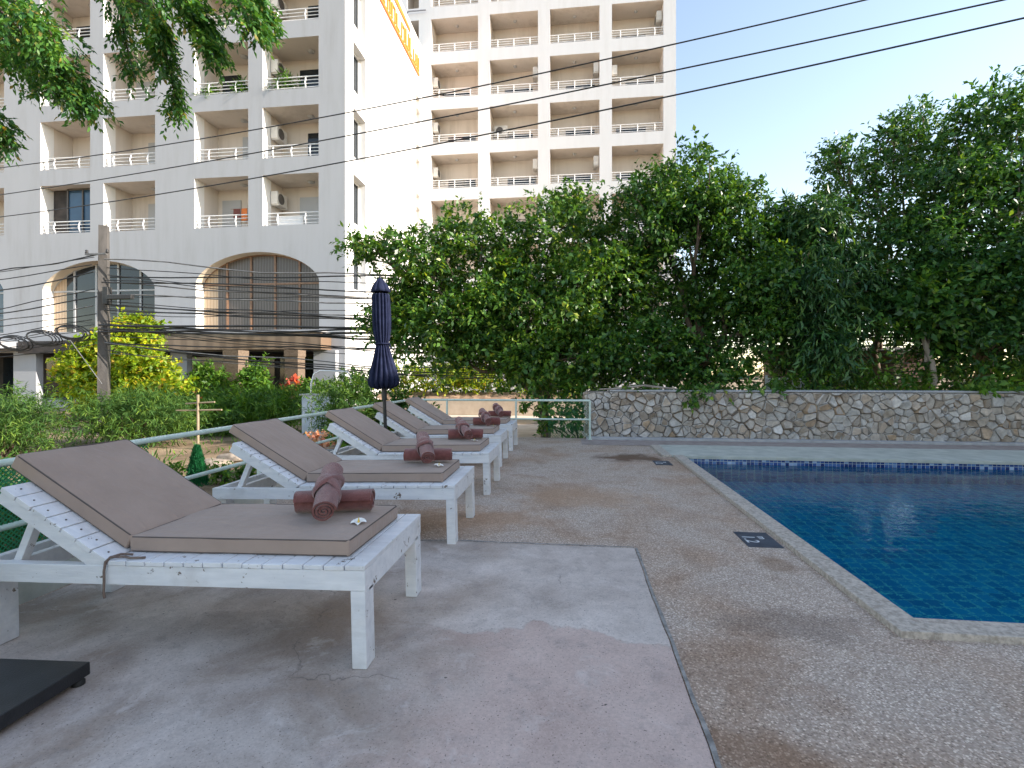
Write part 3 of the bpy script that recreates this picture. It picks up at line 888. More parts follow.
# the nearest one's cushions lie a little askew on their frame, and its cord hangs at the hinge
for ch in children(loungers[0]):
    if ch.name.startswith(('seat_cushion', 'back_cushion')):
        pv_ = Vector((-0.11, 0.09, 0))
        ch.matrix_basis = Matrix.Translation(pv_) @ Matrix.Rotation(-0.012, 4, 'Z') @ Matrix.Translation(-pv_) @ ch.matrix_basis
# the nearest one has a cord at the hinge
mb = MB()
mb.tube([(-1.0, .026, .428), (-1.06, .012, .430), (-1.10, .03, .429), (-1.14, .0, .437), (-1.155, -.010, .420), (-1.160, -.013, .38), (-1.158, -.015, .34), (-1.163, -.014, .29), (-1.16, -.012, .265)], .0052, 7)
mb.tube([(-1.09, .06, .428), (-1.12, .03, .440), (-1.145, .0, .435), (-1.157, -.010, .41)], .005, 7)
mb.build('tie_cord', M['cord'], loungers[0])

# ------------------------------------------------------------------ rolled towels and blossoms
def towel_roll(name, L, rad, seed, band):
    rr = random.Random(seed)
    mb = MB()
    turns, seg = 3.4, 26
    n = int(turns * seg)
    th = rad * 0.17
    def ringpts(x, k):
        inner, outer = [], []
        for i in range(n + 1):
            t = i / n
            q = t * turns * 2 * PI
            r = rad * (0.16 + 0.84 * t)
            sq = 1 + 0.05 * math.cos(2 * q + seed) + 0.045 * mnoise.noise(Vector((x * 9, math.cos(q) * 1.2 + seed, math.sin(q) * 1.2)))
            r *= sq
            inner.append((x + 0.012 * mnoise.noise(Vector((q * .5, k * 3.1, seed))), (r - th) * math.cos(q), (r - th) * math.sin(q)))
            outer.append((inner[-1][0], r * math.cos(q), r * math.sin(q)))
        return inner, outer
    xs = np.linspace(-L / 2, L / 2, 11)
    rings = [ringpts(x, 0 if j < 5 else 1) for j, x in enumerate(xs)]
    for (i0, o0), (i1, o1) in zip(rings[:-1], rings[1:]):
        V = o0 + o1; k = n + 1
        mb.add(V, [(i, i + 1, k + i + 1, k + i) for i in range(n)], 0, True)
        V = i0 + i1
        mb.add(V, [(i, k + i, k + i + 1, i + 1) for i in range(n)], 0, True)
        mb.face([o0[-1], i0[-1], i1[-1], o1[-1]])
    for (inn, out) in (rings[0], rings[-1]):
        V = inn + out; k = n + 1
        mb.add(V, [(i, i + 1, k + i + 1, k + i) for i in range(n)], 0, False)
    o = mb.build(name, M['towel'])
    if band:
        b = MB()
        # twisted fold of cloth wrapped slantwise round the roll
        for (x0, sl, w, ex) in ((-0.01, 0.05, 0.045, 0.006), (0.035, -0.07, 0.030, 0.010)):
            k = 28
            V = []
            for i in range(k):
                q = 2 * PI * i / k
                cx = x0 + sl * math.cos(q)
                for j, (dx, dr) in enumerate(((-w, 0.001), (-w * .6, ex), (0, ex * 1.5), (w * .6, ex), (w, 0.001))):
                    r = rad * 1.02 + dr + 0.002 * mnoise.noise(Vector((q * 3, dx * 40, seed)))
                    V.append((cx + dx, r * math.cos(q), r * math.sin(q)))
            F = []
            for i in range(k):
                i2 = (i + 1) % k
                for j in range(4):
                    F.append((i * 5 + j, i * 5 + j + 1, i2 * 5 + j + 1, i2 * 5 + j))
            b.add(V, F, 0, True)
        b.build('fold', M['towel'], o)
    return o

where = ['on the nearest lounger', 'on the second lounger', 'on the middle lounger', 'on the lounger behind the parasol', 'on the farthest lounger']
def make_flower():
    root = empty('blossom', (0, 0, 0))
    for k in range(5):
        mb = MB()
        q = 2 * PI * k / 5
        rows = []
        for t in np.linspace(0, 1, 6):
            w = 0.016 * math.sin(PI * min(1, 0.12 + t * 0.86)) ** 0.8
            x = 0.004 + 0.034 * t; z = 0.004 + 0.014 * math.sin(t * 2.4) - 0.004 * t
            rows.append([Vector((x, -w, z)), Vector((x, 0, z - .003)), Vector((x, w, z))])
        Mx = Matrix.Rotation(q, 4, 'Z')
        for a, b in zip(rows[:-1], rows[1:]):
            for j in range(2):
                mb.face([Mx @ a[j], Mx @ b[j], Mx @ b[j + 1], Mx @ a[j + 1]], 0, True)
        mb.build('petal', M['petal'], root)
    mb = MB(); mb.tube([(0, 0, 0), (0, 0, .012), (.002, 0, .030)], [.006, .005, .0015], 6); mb.build('flower_centre', M['petal_eye'], root)
    return root
flower0 = None
lower0 = towel_roll('rolled_towel', 0.375, 0.060, 3.0, False)
upper0 = towel_roll('rolled_towel', 0.40, 0.058, 8.0, True)
for i, (lx, ly, la) in enumerate(lounger_spots):
    zt_ = 0.4225 + 0.08 - 0.30 * SLOPE
    lo = lower0 if i == 0 else lower0.copy()
    if i: COL.objects.link(lo)
    jx = [-.075, -.04, -.05, .02, .02][i]; ly = ly - .01
    lo.location = (lx - 0.30 + jx, ly + 0.50, zt_ + 0.060); lo.rotation_euler = (0.4 + i, 0, R([14, 9, 12, 8, 5][i]))
    tag(lo, 'brown rolled towel lying lengthwise under another roll ' + where[i], 'towel', 'rolled towels crossed on the loungers')
    if i == 0: up_ = upper0
    else: up_ = copy_tree(upper0)
    tilt = R(17)
    d = Vector((math.cos(R([111, 113, 118, 114, 114][i])), math.sin(R([111, 113, 118, 114, 114][i])), 0))
    # front end rests on the cushion, the middle crosses the lower roll
    up_.location = (lx - 0.315 + jx, ly + 0.455, zt_ + 0.128)
    up_.rotation_euler = (0, 0, 0)
    rz = math.atan2(d.y, d.x)
    up_.matrix_basis = Matrix.Translation(up_.location) @ Matrix.Rotation(rz, 4, 'Z') @ Matrix.Rotation(-tilt, 4, 'Y') @ Matrix.Rotation(0.5 + i * .7, 4, 'X')
    tag(up_, 'brown rolled towel with a folded band, crossing on top ' + where[i], 'towel', 'rolled towels crossed on the loungers')
    if i < 4:
        fl = make_flower() if i == 0 else copy_tree(flower0)
        if i == 0: flower0 = fl
        fl.location = (lx - [0.175, 0.20, 0.21, .15][i], ly + [0.33, 0.30, 0.29, .29][i], zt_ + 0.005); fl.rotation_euler = (R(8), 0, i * 1.1)
        tag(fl, 'small white blossom lying beside the towels ' + where[i], 'flower', 'white blossoms on the loungers')

# ------------------------------------------------------------------ closed parasols
def make_parasol():
    root = empty('closed_parasol', (0, 0, 0))
    mb = MB()
    prof = [(1.07, .085), (1.10, .165), (1.135, .193), (1.19, .197), (1.28, .172), (1.40, .138), (1.52, .104), (1.60, .082), (1.64, .080), (1.70, .097), (1.80, .112), (1.95, .118), (2.10, .116), (2.25, .110)]
    def rev(prof, amp, m, folds, ph):
        n = 96
        V = []
        for z, r in prof:
            for j in range(n):
                q = 2 * PI * j / n
                fold = abs(math.sin(folds / 2 * q + ph + 0.5 * mnoise.noise(Vector((q, z * 2, 1)))))
                rr = r * (1 - amp * (1 - fold) ** 1.5) * (1 + 0.05 * mnoise.noise(Vector((math.cos(q) * 2, math.sin(q) * 2, z * 3))))
                dz = -0.03 * (fold - 0.5) if z < 1.2 and folds > 6 else 0
                V.append((rr * math.cos(q), rr * math.sin(q), z + dz))
        F = []
        for i in range(len(prof) - 1):
            for j in range(n):
                j2 = (j + 1) % n
                F.append((i * n + j, i * n + j2, (i + 1) * n + j2, (i + 1) * n + j))
        m.add(V, F, 0, True)
    rev(prof, 0.34, mb, 16, 0.3)
    mb.build('canopy', M['navy'], root)
    mb = MB(); rev([(2.275, .104), (2.28, .121), (2.31, .116), (2.36, .094), (2.41, .062), (2.44, .036), (2.46, .012)], 0.16, mb, 8, 0.0)
    mb.build('canopy_cap', M['navy'], root)
    mb = MB()
    k = 30
    mb.tube([(.086 * math.cos(2 * PI * i / k), .086 * math.sin(2 * PI * i / k), 1.625) for i in range(k + 1)], .011, 6, cap=False)
    mb.tube([(.09, -.01, 1.62), (.11, -.02, 1.60), (.115, -.02, 1.56)], .008, 6)
    mb.build('strap', M['navy'], root)
    mb = MB(); mb.tube([(0, 0, .06), (0, 0, 1.2), (0, 0, 2.45)], .022, 14); mb.tube([(0, 0, .92), (0, 0, 1.10)], .034, 14); mb.build('pole', M['black'], root)
    mb = MB(); mb.tube([(0, 0, 2.44), (0, 0, 2.47), (0, 0, 2.485)], [.012, .014, .005], 10); mb.build('finial', M['black'], root)
    mb = MB(); mb.tube([(0, 0, .06), (0, 0, .32)], .03, 14); mb.tube([(0.03, 0, .26), (.075, 0, .26)], .012, 8); mb.build('pole_sleeve', M['black'], root)
    return root
par = make_parasol()
mb = MB(); mb.box((-.26, -.22, .024), (.26, .22, .074), bev=.006); pb = mb.build('base_plate', M['black'], par)
for sx_ in (-1, 1):
    for sy_ in (-1, 1):
        mb = MB(); mb.tube([(sx_ * .23, sy_ * .19, 0.001), (sx_ * .23, sy_ * .19, .012), (sx_ * .23, sy_ * .19, .025)], [.022, .022, .012], 12); mb.build('foot', M['rubber'], pb)
par.location = (-2.33, 6.06, 0.001)
par.location = (-2.285, 6.06, zf(-2.285) + .002); par.rotation_euler = (0, -math.atan(SLOPE) - .012, 0)
tag(par, 'closed navy parasol tied round the middle between the loungers', 'parasol', 'closed navy parasols')
par2 = make_parasol()
PLX0, PLX1, PLY0, PLY1 = -2.86, -1.888, 1.02, 1.792
plx, ply = -2.47, 1.70
mb = MB(); mb.box((PLX0 - plx, PLY0 - ply, .026), (PLX1 - plx, PLY1 - ply, .076), bev=.005); pb = mb.build('base_plate', M['black'], par2)
for xx in (PLX0 + .06, PLX1 - .022):
    for yy in (PLY0 + .06, PLY1 - .03):
        mb = MB(); mb.tube([(xx - plx, yy - ply, 0.001), (xx - plx, yy - ply, .014), (xx - plx, yy - ply, .027)], [.022, .022, .012], 12); mb.build('foot', M['rubber'], pb)
par2.location = (plx - .012, ply - .01, zf(plx - .012) + 0.007); par2.rotation_euler = (0, -math.atan(SLOPE), R(.8))
tag(par2, 'closed navy parasol on a wide black steel base plate beside the nearest lounger', 'parasol', 'closed navy parasols')

# ------------------------------------------------------------------ railings
def railing(name, pts, label, posts, nets):
    root = empty(name, (pts[0][0], pts[0][1], 0), 0, label, 'railing', 'pale green tube railings round the deck')
    o = Vector((pts[0][0], pts[0][1], 0))
    P = [Vector((x, y, 0)) for x, y in pts]
    for z, r in ((0.725, .021), (0.375, .017)):
        mb = MB(); mb.tube([p - o + Vector((0, 0, z)) for p in P], r, 10); mb.build('rail', M['mint'], root)
    for (x, y) in posts:
        mb = MB(); zb_ = zf(x) if x > DX0 + .2 else .11; mb.tube([(x - o.x, y - o.y, zb_ - 0.02), (x - o.x, y - o.y, .725)], .019, 10); mb.tube([(x - o.x, y - o.y, zb_), (x - o.x, y - o.y, zb_ + .012)], .04, 10); mb.build('post', M['mint'], root)
    for (a, b) in nets:
        A, B = Vector((*a, 0)) - o, Vector((*b, 0)) - o
        d = (B - A); L = d.length; d.normalize(); s = Vector((-d.y, d.x, 0)) * 0.002
        mb = MB(); step, hh, w = 0.027 if L > 2 else 0.05, 0.68, 0.0040 if L > 2 else 0.0022
        k = int((L + hh) / step)
        for sg in (1, -1):
            for i in range(k):
                t0 = -hh + i * step; t1 = t0 + hh
                z0, z1 = 0.03, 0.03 + hh
                u0, u1 = max(t0, 0), min(t1, L)
                if u1 <= u0: continue
                za, zb_ = (z0 + (u0 - t0), z0 + (u1 - t0))
                if sg < 0: za, zb_ = (z1 - (u0 - t0), z1 - (u1 - t0))
                pa = A + d * u0 + Vector((0, 0, za)); pb_ = A + d * u1 + Vector((0, 0, zb_))
                n = Vector((0, 0, w)); off = s * sg * 0.9
                mb.add([pa + n + off, pa - n + off, pb_ - n + off, pb_ + n + off, pa + n + off * 2.2, pa - n + off * 2.2, pb_ - n + off * 2.2, pb_ + n + off * 2.2], [(0, 1, 2, 3), (7, 6, 5, 4), (0, 3, 7, 4), (1, 5, 6, 2)])
        mb.build('net', M['net'], root)
    return root
RX = -3.04
railing('metal_railing', [(RX, -1.0), (RX, 9.36)], 'pale green tube railing with green net along the left of the loungers',
        [(RX, y) for y in (-0.6, 0.9, 2.9, 4.6, 6.3, 7.8, 9.36)], [((RX, -0.9), (RX, 3.3))])
ex = wx(590, 9.36)
railing('metal_railing', [(RX + .03, 9.36), (ex, 9.36)], 'pale green tube railing at the far end between the loungers and stone wall',
        [(wx(447, 9.36), 9.36), (wx(516, 9.36), 9.36), (ex, 9.36)], [((wx(548, 9.36), 9.36), (ex, 9.36))])

# ------------------------------------------------------------------ apartment buildings
def grid_wall(mb, u0, u1, w0, w1, openings, pt, m=0):
    """flat wall with holes, as cells; pt(u, w, depth) -> point"""
    us = sorted(set([u0, u1] + [x for o in openings for x in o[:2]])); ws = sorted(set([w0, w1] + [x for o in openings for x in o[2:4]]))
    us = [u for u in us if u0 <= u <= u1]; ws = [w for w in ws if w0 <= w <= w1]
    for a, b in zip(us[:-1], us[1:]):
        for c, d in zip(ws[:-1], ws[1:]):
            cu, cw = (a + b) / 2, (c + d) / 2
            if any(o[0] < cu < o[1] and o[2] < cw < o[3] for o in openings): continue
            mb.face([pt(a, c, 0), pt(b, c, 0), pt(b, d, 0), pt(a, d, 0)], m)

def recess(mb, o, pt, dep, m_side=0, m_in=1, m_back=1, split=None):
    a, b, c, d = o[:4]
    s = split or dep
    # outer part of the reveal takes the m_side paint, the rest interior paint
    for (p, q, mm) in ((0, s, m_side), (s, dep, m_in)):
        if q - p < 1e-6: continue
        mb.face([pt(a, c, p), pt(a, d, p), pt(a, d, q), pt(a, c, q)], mm)
        mb.face([pt(b, c, p), pt(b, c, q), pt(b, d, q), pt(b, d, p)], mm)
        mb.face([pt(a, d, p), pt(b, d, p), pt(b, d, q), pt(a, d, q)], m_in)
        mb.face([pt(a, c, p), pt(a, c, q), pt(b, c, q), pt(b, c, p)], mm)
    mb.face([pt(a, c, dep), pt(a, d, dep), pt(b, d, dep), pt(b, c, dep)], m_back)

def rail_mesh(name, o, pt, parent, bars=4, posts=3, h=0.56, dep=0.10, mat=None):
    a, b, c, d = o[:4]
    mb = MB()
    for i in range(bars):
        z = c + 0.10 + (h - 0.10) * i / (bars - 1)
        r = 0.026 if i == bars - 1 else 0.017
        mb.tube([pt(a + .002, z, dep), pt(b - .002, z, dep)], r, 6)
    for i in range(posts):
        u = a + (b - a) * (i + 0.5) / posts
        mb.tube([pt(u, c, dep + .05), pt(u, c + h * .5, dep - .06), pt(u, c + h, dep + .02)], .03, 6)
    return mb.build(name, mat or M['rail_white'], parent)

def ac_unit(parent, p, facing, w=0.8, h=0.58, dpt=0.32):
    """condenser hung at p (centre), fan side along 'facing' (unit x/y)"""
    f = Vector((*facing, 0)); s = Vector((-f.y, f.x, 0))
    Mx = Matrix.Translation(p) @ Matrix(((f.x, s.x, 0), (f.y, s.y, 0), (0, 0, 1))).to_4x4()
    mb = MB(); mb.box((-dpt / 2, -w / 2, -h / 2), (dpt / 2, w / 2, h / 2), M=Mx, bev=.012)
    mb.box((-dpt / 2, -w / 2 + .05, -h / 2 - .05), (dpt / 2 + .03, -w / 2 + .09, -h / 2 - .002), M=Mx); mb.box((-dpt / 2, w / 2 - .09, -h / 2 - .05), (dpt / 2 + .03, w / 2 - .05, -h / 2 - .002), M=Mx)
    o = mb.build('air_conditioner', M['ac'], parent)
    mb = MB()
    for r in (.05, .10, .15, .20, .235):
        mb.tube([Mx @ Vector((dpt / 2 + .006, -.1 + r * math.cos(q), r * math.sin(q))) for q in np.linspace(0, 2 * PI, 19)], .012, 4, cap=False)
    mb.tube([Mx @ Vector((dpt / 2 + .004, -.1, 0)), Mx @ Vector((dpt / 2 + .008, -.1, 0))], [.22, .22], 18)
    mb.build('fan_grille', M['dark_grille'], o)
    return o

Y1, Y2, XC = 20.8, 32.2, -9.73
rn = random.Random(3)
b1 = empty('apartment_building', (XC, Y1, 0), 0, 'nearer white apartment block with arched windows and an orange sign on its sunlit side wall', 'building', 'white apartment blocks')
def p1(u, w, dep): return Vector((u - XC, dep, w))
def p1s(u, w, dep): return Vector((-dep, u - Y1, w))         # side wall facing +X, u = world Y
rows1 = [7.83, 10.83, 13.83, 16.83, 19.83]
cols1 = []
for r_ in (-10.95, -18.82, -26.69):
    cols1 += [(r_ - 2.62, r_), (r_ - 5.92, r_ - 3.31)]
ops1 = [(a, b, z, z + 2.25) for (a, b) in cols1 for z in rows1]
arches = [(-16.80, -10.93, 3.20, 5.35, 6.68), (-24.62, -18.84, 3.20, 5.2, 6.5), (-32.6, -26.72, 3.20, 5.2, 6.5)]
shop = (-36.0, -10.6, 0.02, 2.25)
mb = MB()
grid_wall(mb, -38.0, XC, -0.4, 22.9, ops1 + [(a, b, c, top_) for a, b, c, s_, top_ in arches] + [shop], p1)
for o in ops1: recess(mb, o, p1, 1.55, 4, 1, 1, 0.62)  # outer strip painted white as far in as the sun reaches
NA = 28
for (a, b, c, sp_, cr) in arches:
    cx, hw = (a + b) / 2, (b - a) / 2
    def az(u): return sp_ + (cr - sp_) * math.sqrt(max(0.0, 1 - ((u - cx) / hw) ** 2)) ** 1.25
    us = [cx - hw * math.cos(PI * i / NA) for i in range(NA + 1)]
    for u_, v_ in zip(us[:-1], us[1:]):
        mb.face([p1(u_, az(u_), 0), p1(v_, az(v_), 0), p1(v_, cr, 0), p1(u_, cr, 0)], 0)
        mb.face([p1(u_, az(u_), 0), p1(u_, az(u_), .52), p1(v_, az(v_), .52), p1(v_, az(v_), 0)], 2, True)
    for u_ in (a, b):
        mb.face([p1(u_, c, 0), p1(u_, c, .52), p1(u_, sp_, .52), p1(u_, sp_, 0)], 4)
    mb.face([p1(a, c, 0), p1(b, c, 0), p1(b, c, .52), p1(a, c, .52)], 0)
recess(mb, shop, p1, 2.4, 0, 3, 3)
# side wall, windows in it, roof, back
wins = [(21.62, 23.02, z, z + 2.2) for z in (5.1, 8.1, 11.1, 14.12, 17.12)] + [(30.9, 31.75, z + (0 if k % 2 else .25), z + (1.7 if k % 2 else 1.15)) for k, z in enumerate((8.2, 10.3, 11.7, 13.4, 14.9, 16.6, 18.0))]
grid_wall(mb, Y1, Y2 + 3, -0.4, 22.9, wins, p1s, 4)
for o in wins: recess(mb, o, p1s, 0.42, 4, 4, 3)
mb.face([p1(-38, 22.9, 0), p1(XC, 22.9, 0), p1(XC, 22.9, 14), p1(-38, 22.9, 14)], 0)
mb.face([p1(-38, -.4, 14), p1(-38, 22.9, 14), p1(XC, 22.9, 14), p1(XC, -.4, 14)], 0)
mb.face([p1(-38, -.4, 0), p1(-38, 22.9, 0), p1(-38, 22.9, 14), p1(-38, -.4, 14)], 0)
mb.build('wall', [M['bwhite_shaded'], M['bcream'], M['arch_sun_tan'], M['dark'], M['bwhite_lit']], b1)
# arched windows: curtain or glass behind mullions
def arched_window(a, b, c, sp_, cr, kind):
    cx, hw = (a + b) / 2, (b - a) / 2
    def az(u): return sp_ + (cr - sp_) * math.sqrt(max(0.0, 1 - ((u - cx) / hw) ** 2)) ** 1.25
    mb = MB()
    us = [cx - hw * math.cos(PI * i / 40) for i in range(41)]
    for u_, v_ in zip(us[:-1], us[1:]):
        mb.face([p1(u_, c, .515), p1(v_, c, .515), p1(v_, az(v_), .515), p1(u_, az(u_), .515)], 1 if (u_ + v_) / 2 < a + 0.72 else 0)
    o = mb.build('arched_window', [M[kind], M['curtain_tan'] if True else M[kind]], b1)
    f = MB()
    for t in np.linspace(0.0, 1.0, 6)[1:-1]:
        u_ = a + (b - a) * t
        f.box(tuple(p1(u_ - .045, c, .46)), tuple(p1(u_ + .045, az(u_) - .01, .51)))
    f.box(tuple(p1(a + .02, sp_ - .06, .47)), tuple(p1(b - .02, sp_ + .02, .505)))
    for (u_, v_) in zip(us[:-1], us[1:]):
        f.face([p1(u_, az(u_) - .07, .50), p1(v_, az(v_) - .07, .50), p1(v_, az(v_), .50), p1(u_, az(u_), .50)])
    f.build('frame', M['bronze'] if kind == 'curtain_brown' else M['greyframe'], o)
arched_window(*arches[0], 'curtain_brown'); arched_window(*arches[1], 'glass_dark'); arched_window(*arches[2], 'glass_blue')
for k, o in enumerate(wins):
    a, b, c, d = o
    mb = MB(); mb.face([p1s(a + .01, c + .01, .40), p1s(b - .01, c + .01, .40), p1s(b - .01, d - .01, .40), p1s(a + .01, d - .01, .40)])
    w_ = mb.build('window', M['glass_dark'] if k < 5 else M['curtain_tan'], b1)
    f = MB()
    for (u_, v_, c_, d_) in ((a + .02, a + .09, c + .02, d - .02), (b - .09, b - .02, c + .02, d - .02), ((a + b) / 2 - .035, (a + b) / 2 + .035, c + .02, d - .02)):
        f.box(tuple(Vector(p1s(u_, c_, .38))), tuple(Vector(p1s(v_, d_, .32))))
    f.box(tuple(p1s(a + .02, c + .02, .379)), tuple(p1s(b - .02, c + .09, .321))); f.box(tuple(p1s(a + .02, d - .09, .379)), tuple(p1s(b - .02, d - .02, .321)))
    f.build('frame', M['rail_white'], w_)
for (a, b) in cols1:
    for k, z in enumerate(rows1):
        if a < -33: continue
        o = (a, b, z, z + 2.25)
        rail_mesh('balcony_railing', o, p1, b1, 4, 2 if rn.random() < .7 else 3)
        q = rn.random()
        # door in the back wall of the balcony
        mb = MB(); da = a + rn.choice((0.25, 0.9, 1.3)); mb.box(tuple(p1(da, z + .01, 1.50)), tuple(p1(da + 0.95, z + 1.75, 1.548))); mb.build('balcony_door', M['glass_dark'] if q < .5 else M['greyframe'], b1)
        mb = MB(); lp = p1((a + b) / 2 + .45, z + 2.25, .95); mb.tube([lp + Vector((0, 0, -.001)), lp + Vector((0, 0, -.05)), lp + Vector((0, 0, -.09))], [.17, .16, .05], 14); mb.build('ceiling_lamp', M['greyframe'], b1)
for (ci, zi) in ((0, 1), (0, 2), (0, 3), (0, 0), (2, 3)):
    a, b = cols1[ci]; ac_unit(b1, p1(a + .20, rows1[zi] + 1.45, .95), (0, -1) if False else (1, 0))
# glazed-in balcony (second opening of the middle pair, lowest row)
a, b = cols1[3]
mb = MB(); mb.face([p1(a + .9, 7.9, .5), p1(b - .01, 7.9, .5), p1(b - .01, 10.06, .5), p1(a + .9, 10.06, .5)]); gw = mb.build('window', M['glass_blue'], b1)
mb = MB()
for u_ in (a + .9, a + 1.7, b - .06): mb.box(tuple(p1(u_, 7.9, .44)), tuple(p1(u_ + .05, 10.06, .495)))
mb.box(tuple(p1(a + .95, 10.0, .445)), tuple(p1(b - .07, 10.07, .49))); mb.build('frame', M['dark_grille'], gw)
mb = MB(); mb.box(tuple(p1(a + .02, 7.85, .6)), tuple(p1(a + .88, 10.05, .66))); mb.build('screen', M['dark'], b1)
# white panel standing in for a sunlit patch behind the railing, lowest right balcony
a, b = cols1[0]
mb = MB(); mb.box(tuple(p1(a + .45, 7.84, .40)), tuple(p1(a + 1.65, 8.32, .48))); mb.build('sunlit_patch', M['rail_white'], b1)
a, b = cols1[1]
mb = MB()
mb.tube([p1(a + .9, 9.05, 1.2), p1(b - .1, 9.05, 1.2)], .012, 5)
mb.build('drying_line', M['bamboo'], b1)
for k_, (u_, w_, h_, mt_) in enumerate(((1.05, .34, .42, 'towel'), (1.46, .28, .55, 'orange'), (1.84, .40, .38, 'fascia'), (2.3, .22, .6, 'navy'))):
    mb = MB(); mb.box(tuple(p1(a + u_, 9.04 - h_, 1.17)), tuple(p1(a + u_ + w_, 9.06, 1.215)), bev=.012); mb.build('laundry', M[mt_], b1)
# canopy over the ground floor, columns
mb = MB(); mb.box(tuple(p1(-18.5, 2.28, -.95)), tuple(p1(-10.35, 2.98, -.02)), bev=.01); c_ = mb.build('canopy', M['fascia'], b1)
mb = MB(); mb.box(tuple(p1(-18.6, 2.985, -1.0)), tuple(p1(-10.3, 3.06, -.003))); mb.build('roof_sheet', M['kerb'], c_)
mb = MB(); mb.box(tuple(p1(-36, 2.40, -1.5)), tuple(p1(-25.3, 2.72, -.02)), bev=.01); mb.build('canopy', M['kerb'], b1)
mb = MB(); mb.box(tuple(p1(-25.2, 2.2, -.6)), tuple(p1(-18.6, 2.75, -.02)), bev=.01); mb.build('canopy', M['dark'], b1)
for (xa, xb) in ((-25.75, -24.55), (-17.75, -16.95), (-11.0, -10.0), (-33, -32)):
    mb = MB(); mb.box(tuple(p1(xa, -.4, -.35)), tuple(p1(xb, 2.27, -.025)), bev=.01)
    mb.box(tuple(p1(xa - .03, -.4, -.38)), tuple(p1(xb + .03, .3, -.36))); mb.build('column', M['bwhite_shaded'], b1)
mb = MB()
for i in range(9):
    xa = -35 + i * 2.6
    mb.face([p1(xa, .1, 2.38), p1(xa + 2.3, .1, 2.38), p1(xa + 2.3, 2.1, 2.38), p1(xa, 2.1, 2.38)])
mb.build('shop_window', M['glass_dark'], b1)
# sign on the side wall: orange lower strip, short upper strip and outlined characters between (too blurred to read)
sg = MB()
sg.box(tuple(p1s(21.2, 20.48, -.02)), tuple(p1s(31.4, 20.66, -.09)))
sg.add([p1s(21.2, 21.92, -.02), p1s(29.6, 22.12, -.02), p1s(29.6, 22.30, -.02), p1s(21.2, 22.75, -.02), p1s(21.2, 21.92, -.07), p1s(29.6, 22.12, -.07), p1s(29.6, 22.30, -.07), p1s(21.2, 22.75, -.07)], [(0, 1, 2, 3), (7, 6, 5, 4), (0, 4, 5, 1), (1, 5, 6, 2), (2, 6, 7, 3), (3, 7, 4, 0)])
so = sg.build('sign', M['orange'], b1)
gl_ = MB()
rg = random.Random(9)
y = 21.4
while y < 31.0:
    w_ = rg.uniform(.42, .62); h_ = rg.uniform(.75, 1.05); z0 = 20.78
    kind = rg.randint(0, 3); t_ = .12
    def bar(a, b, c, d): gl_.box(tuple(p1s(a, c, -.02)), tuple(p1s(b, d, -.075)))
    bar(y, y + t_, z0, z0 + h_)
    if kind != 1: bar(y + w_ - t_, y + w_, z0, z0 + h_)
    if kind in (0, 2): bar(y + t_ + .002, y + w_ - t_ - .002, z0 + h_ - t_, z0 + h_ - .002)
    if kind in (1, 3): bar(y + t_ + .002, y + w_ - t_ - .002, z0 + .002, z0 + t_)
    y += w_ + .2
gl_.build('lettering', M['yellow'], so)

# taller block behind
b2 = empty('apartment_building', (6.58, Y2, 0), 0, 'taller white apartment tower of open balconies rising behind the trees', 'building', 'white apartment blocks')
def p2(u, w, dep): return Vector((u - 6.58, dep, w))
rows2 = [4.5 + 3.0 * k for k in range(0, 10)]
cols2 = [(2.64, 5.82), (-1.28, 1.87), (-5.2, -2.05), (-9.12, -5.97)]
colN = [(-10.75, -9.95), (-13.6, -11.3)]
ops2 = [(a, b, z, z + 2.2) for (a, b) in cols2 + colN for z in rows2]
mb = MB()
grid_wall(mb, -16.0, 6.58, -.4, 35.0, ops2, p2)
for o in ops2: recess(mb, o, p2, 1.5, 0, 1, 1, 0.25)
mb.face([p2(6.58, -.4, 0), p2(6.58, -.4, 14), p2(6.58, 35, 14), p2(6.58, 35, 0)])
mb.face([p2(-16, 35, 0), p2(6.58, 35, 0), p2(6.58, 35, 14), p2(-16, 35, 14)])
mb.face([p2(-16, -.4, 14), p2(-16, 35, 14), p2(6.58, 35, 14), p2(6.58, -.4, 14)])
mb.face([p2(-16, -.4, 0), p2(-16, 35, 0), p2(-16, 35, 14), p2(-16, -.4, 14)])
mb.build('wall', [M['bwhite_shaded2'], M['bcream']], b2)
for (a, b) in cols2:
    for k, z in enumerate(rows2):
        if z < 9: continue
        rail_mesh('balcony_railing', (a, b, z, z + 2.2), p2, b2, 4, 3, 0.55, .08)
        mb = MB(); da = a + rn.choice((.4, .8, 1.0)); mb.box(tuple(p2(da, z + .01, 1.45)), tuple(p2(da + 1.9, z + .98 + .1 * rn.random(), 1.498))); mb.build('balcony_door', M['glass_dark'], b2)
        mb = MB(); lp = p2((a + b) / 2, z + 2.2, .8); mb.tube([lp + Vector((0, 0, -.001)), lp + Vector((0, 0, -.06)), lp + Vector((0, 0, -.11))], [.12, .11, .04], 12); mb.build('ceiling_lamp', M['greyframe'], b2)
for (ci, ri, side) in ((3, 3, 0), (3, 4, 0), (3, 5, 0), (2, 3, 1), (1, 3, 1), (2, 4, 2), (1, 5, 1), (0, 5, 0), (2, 5, 1), (0, 6, 1)):
    a, b = cols2[ci]; z = rows2[ri]
    if side == 0: ac_unit(b2, p2(a + .2, z + 1.25, .75), (1, 0), .8, .6)
    elif side == 1: ac_unit(b2, p2(b - .2, z + 1.5, .75), (-1, 0), .8, .6)
    else: ac_unit(b2, p2(a + .6, z + 1.1, 1.2), (0, -1), .9, .65)
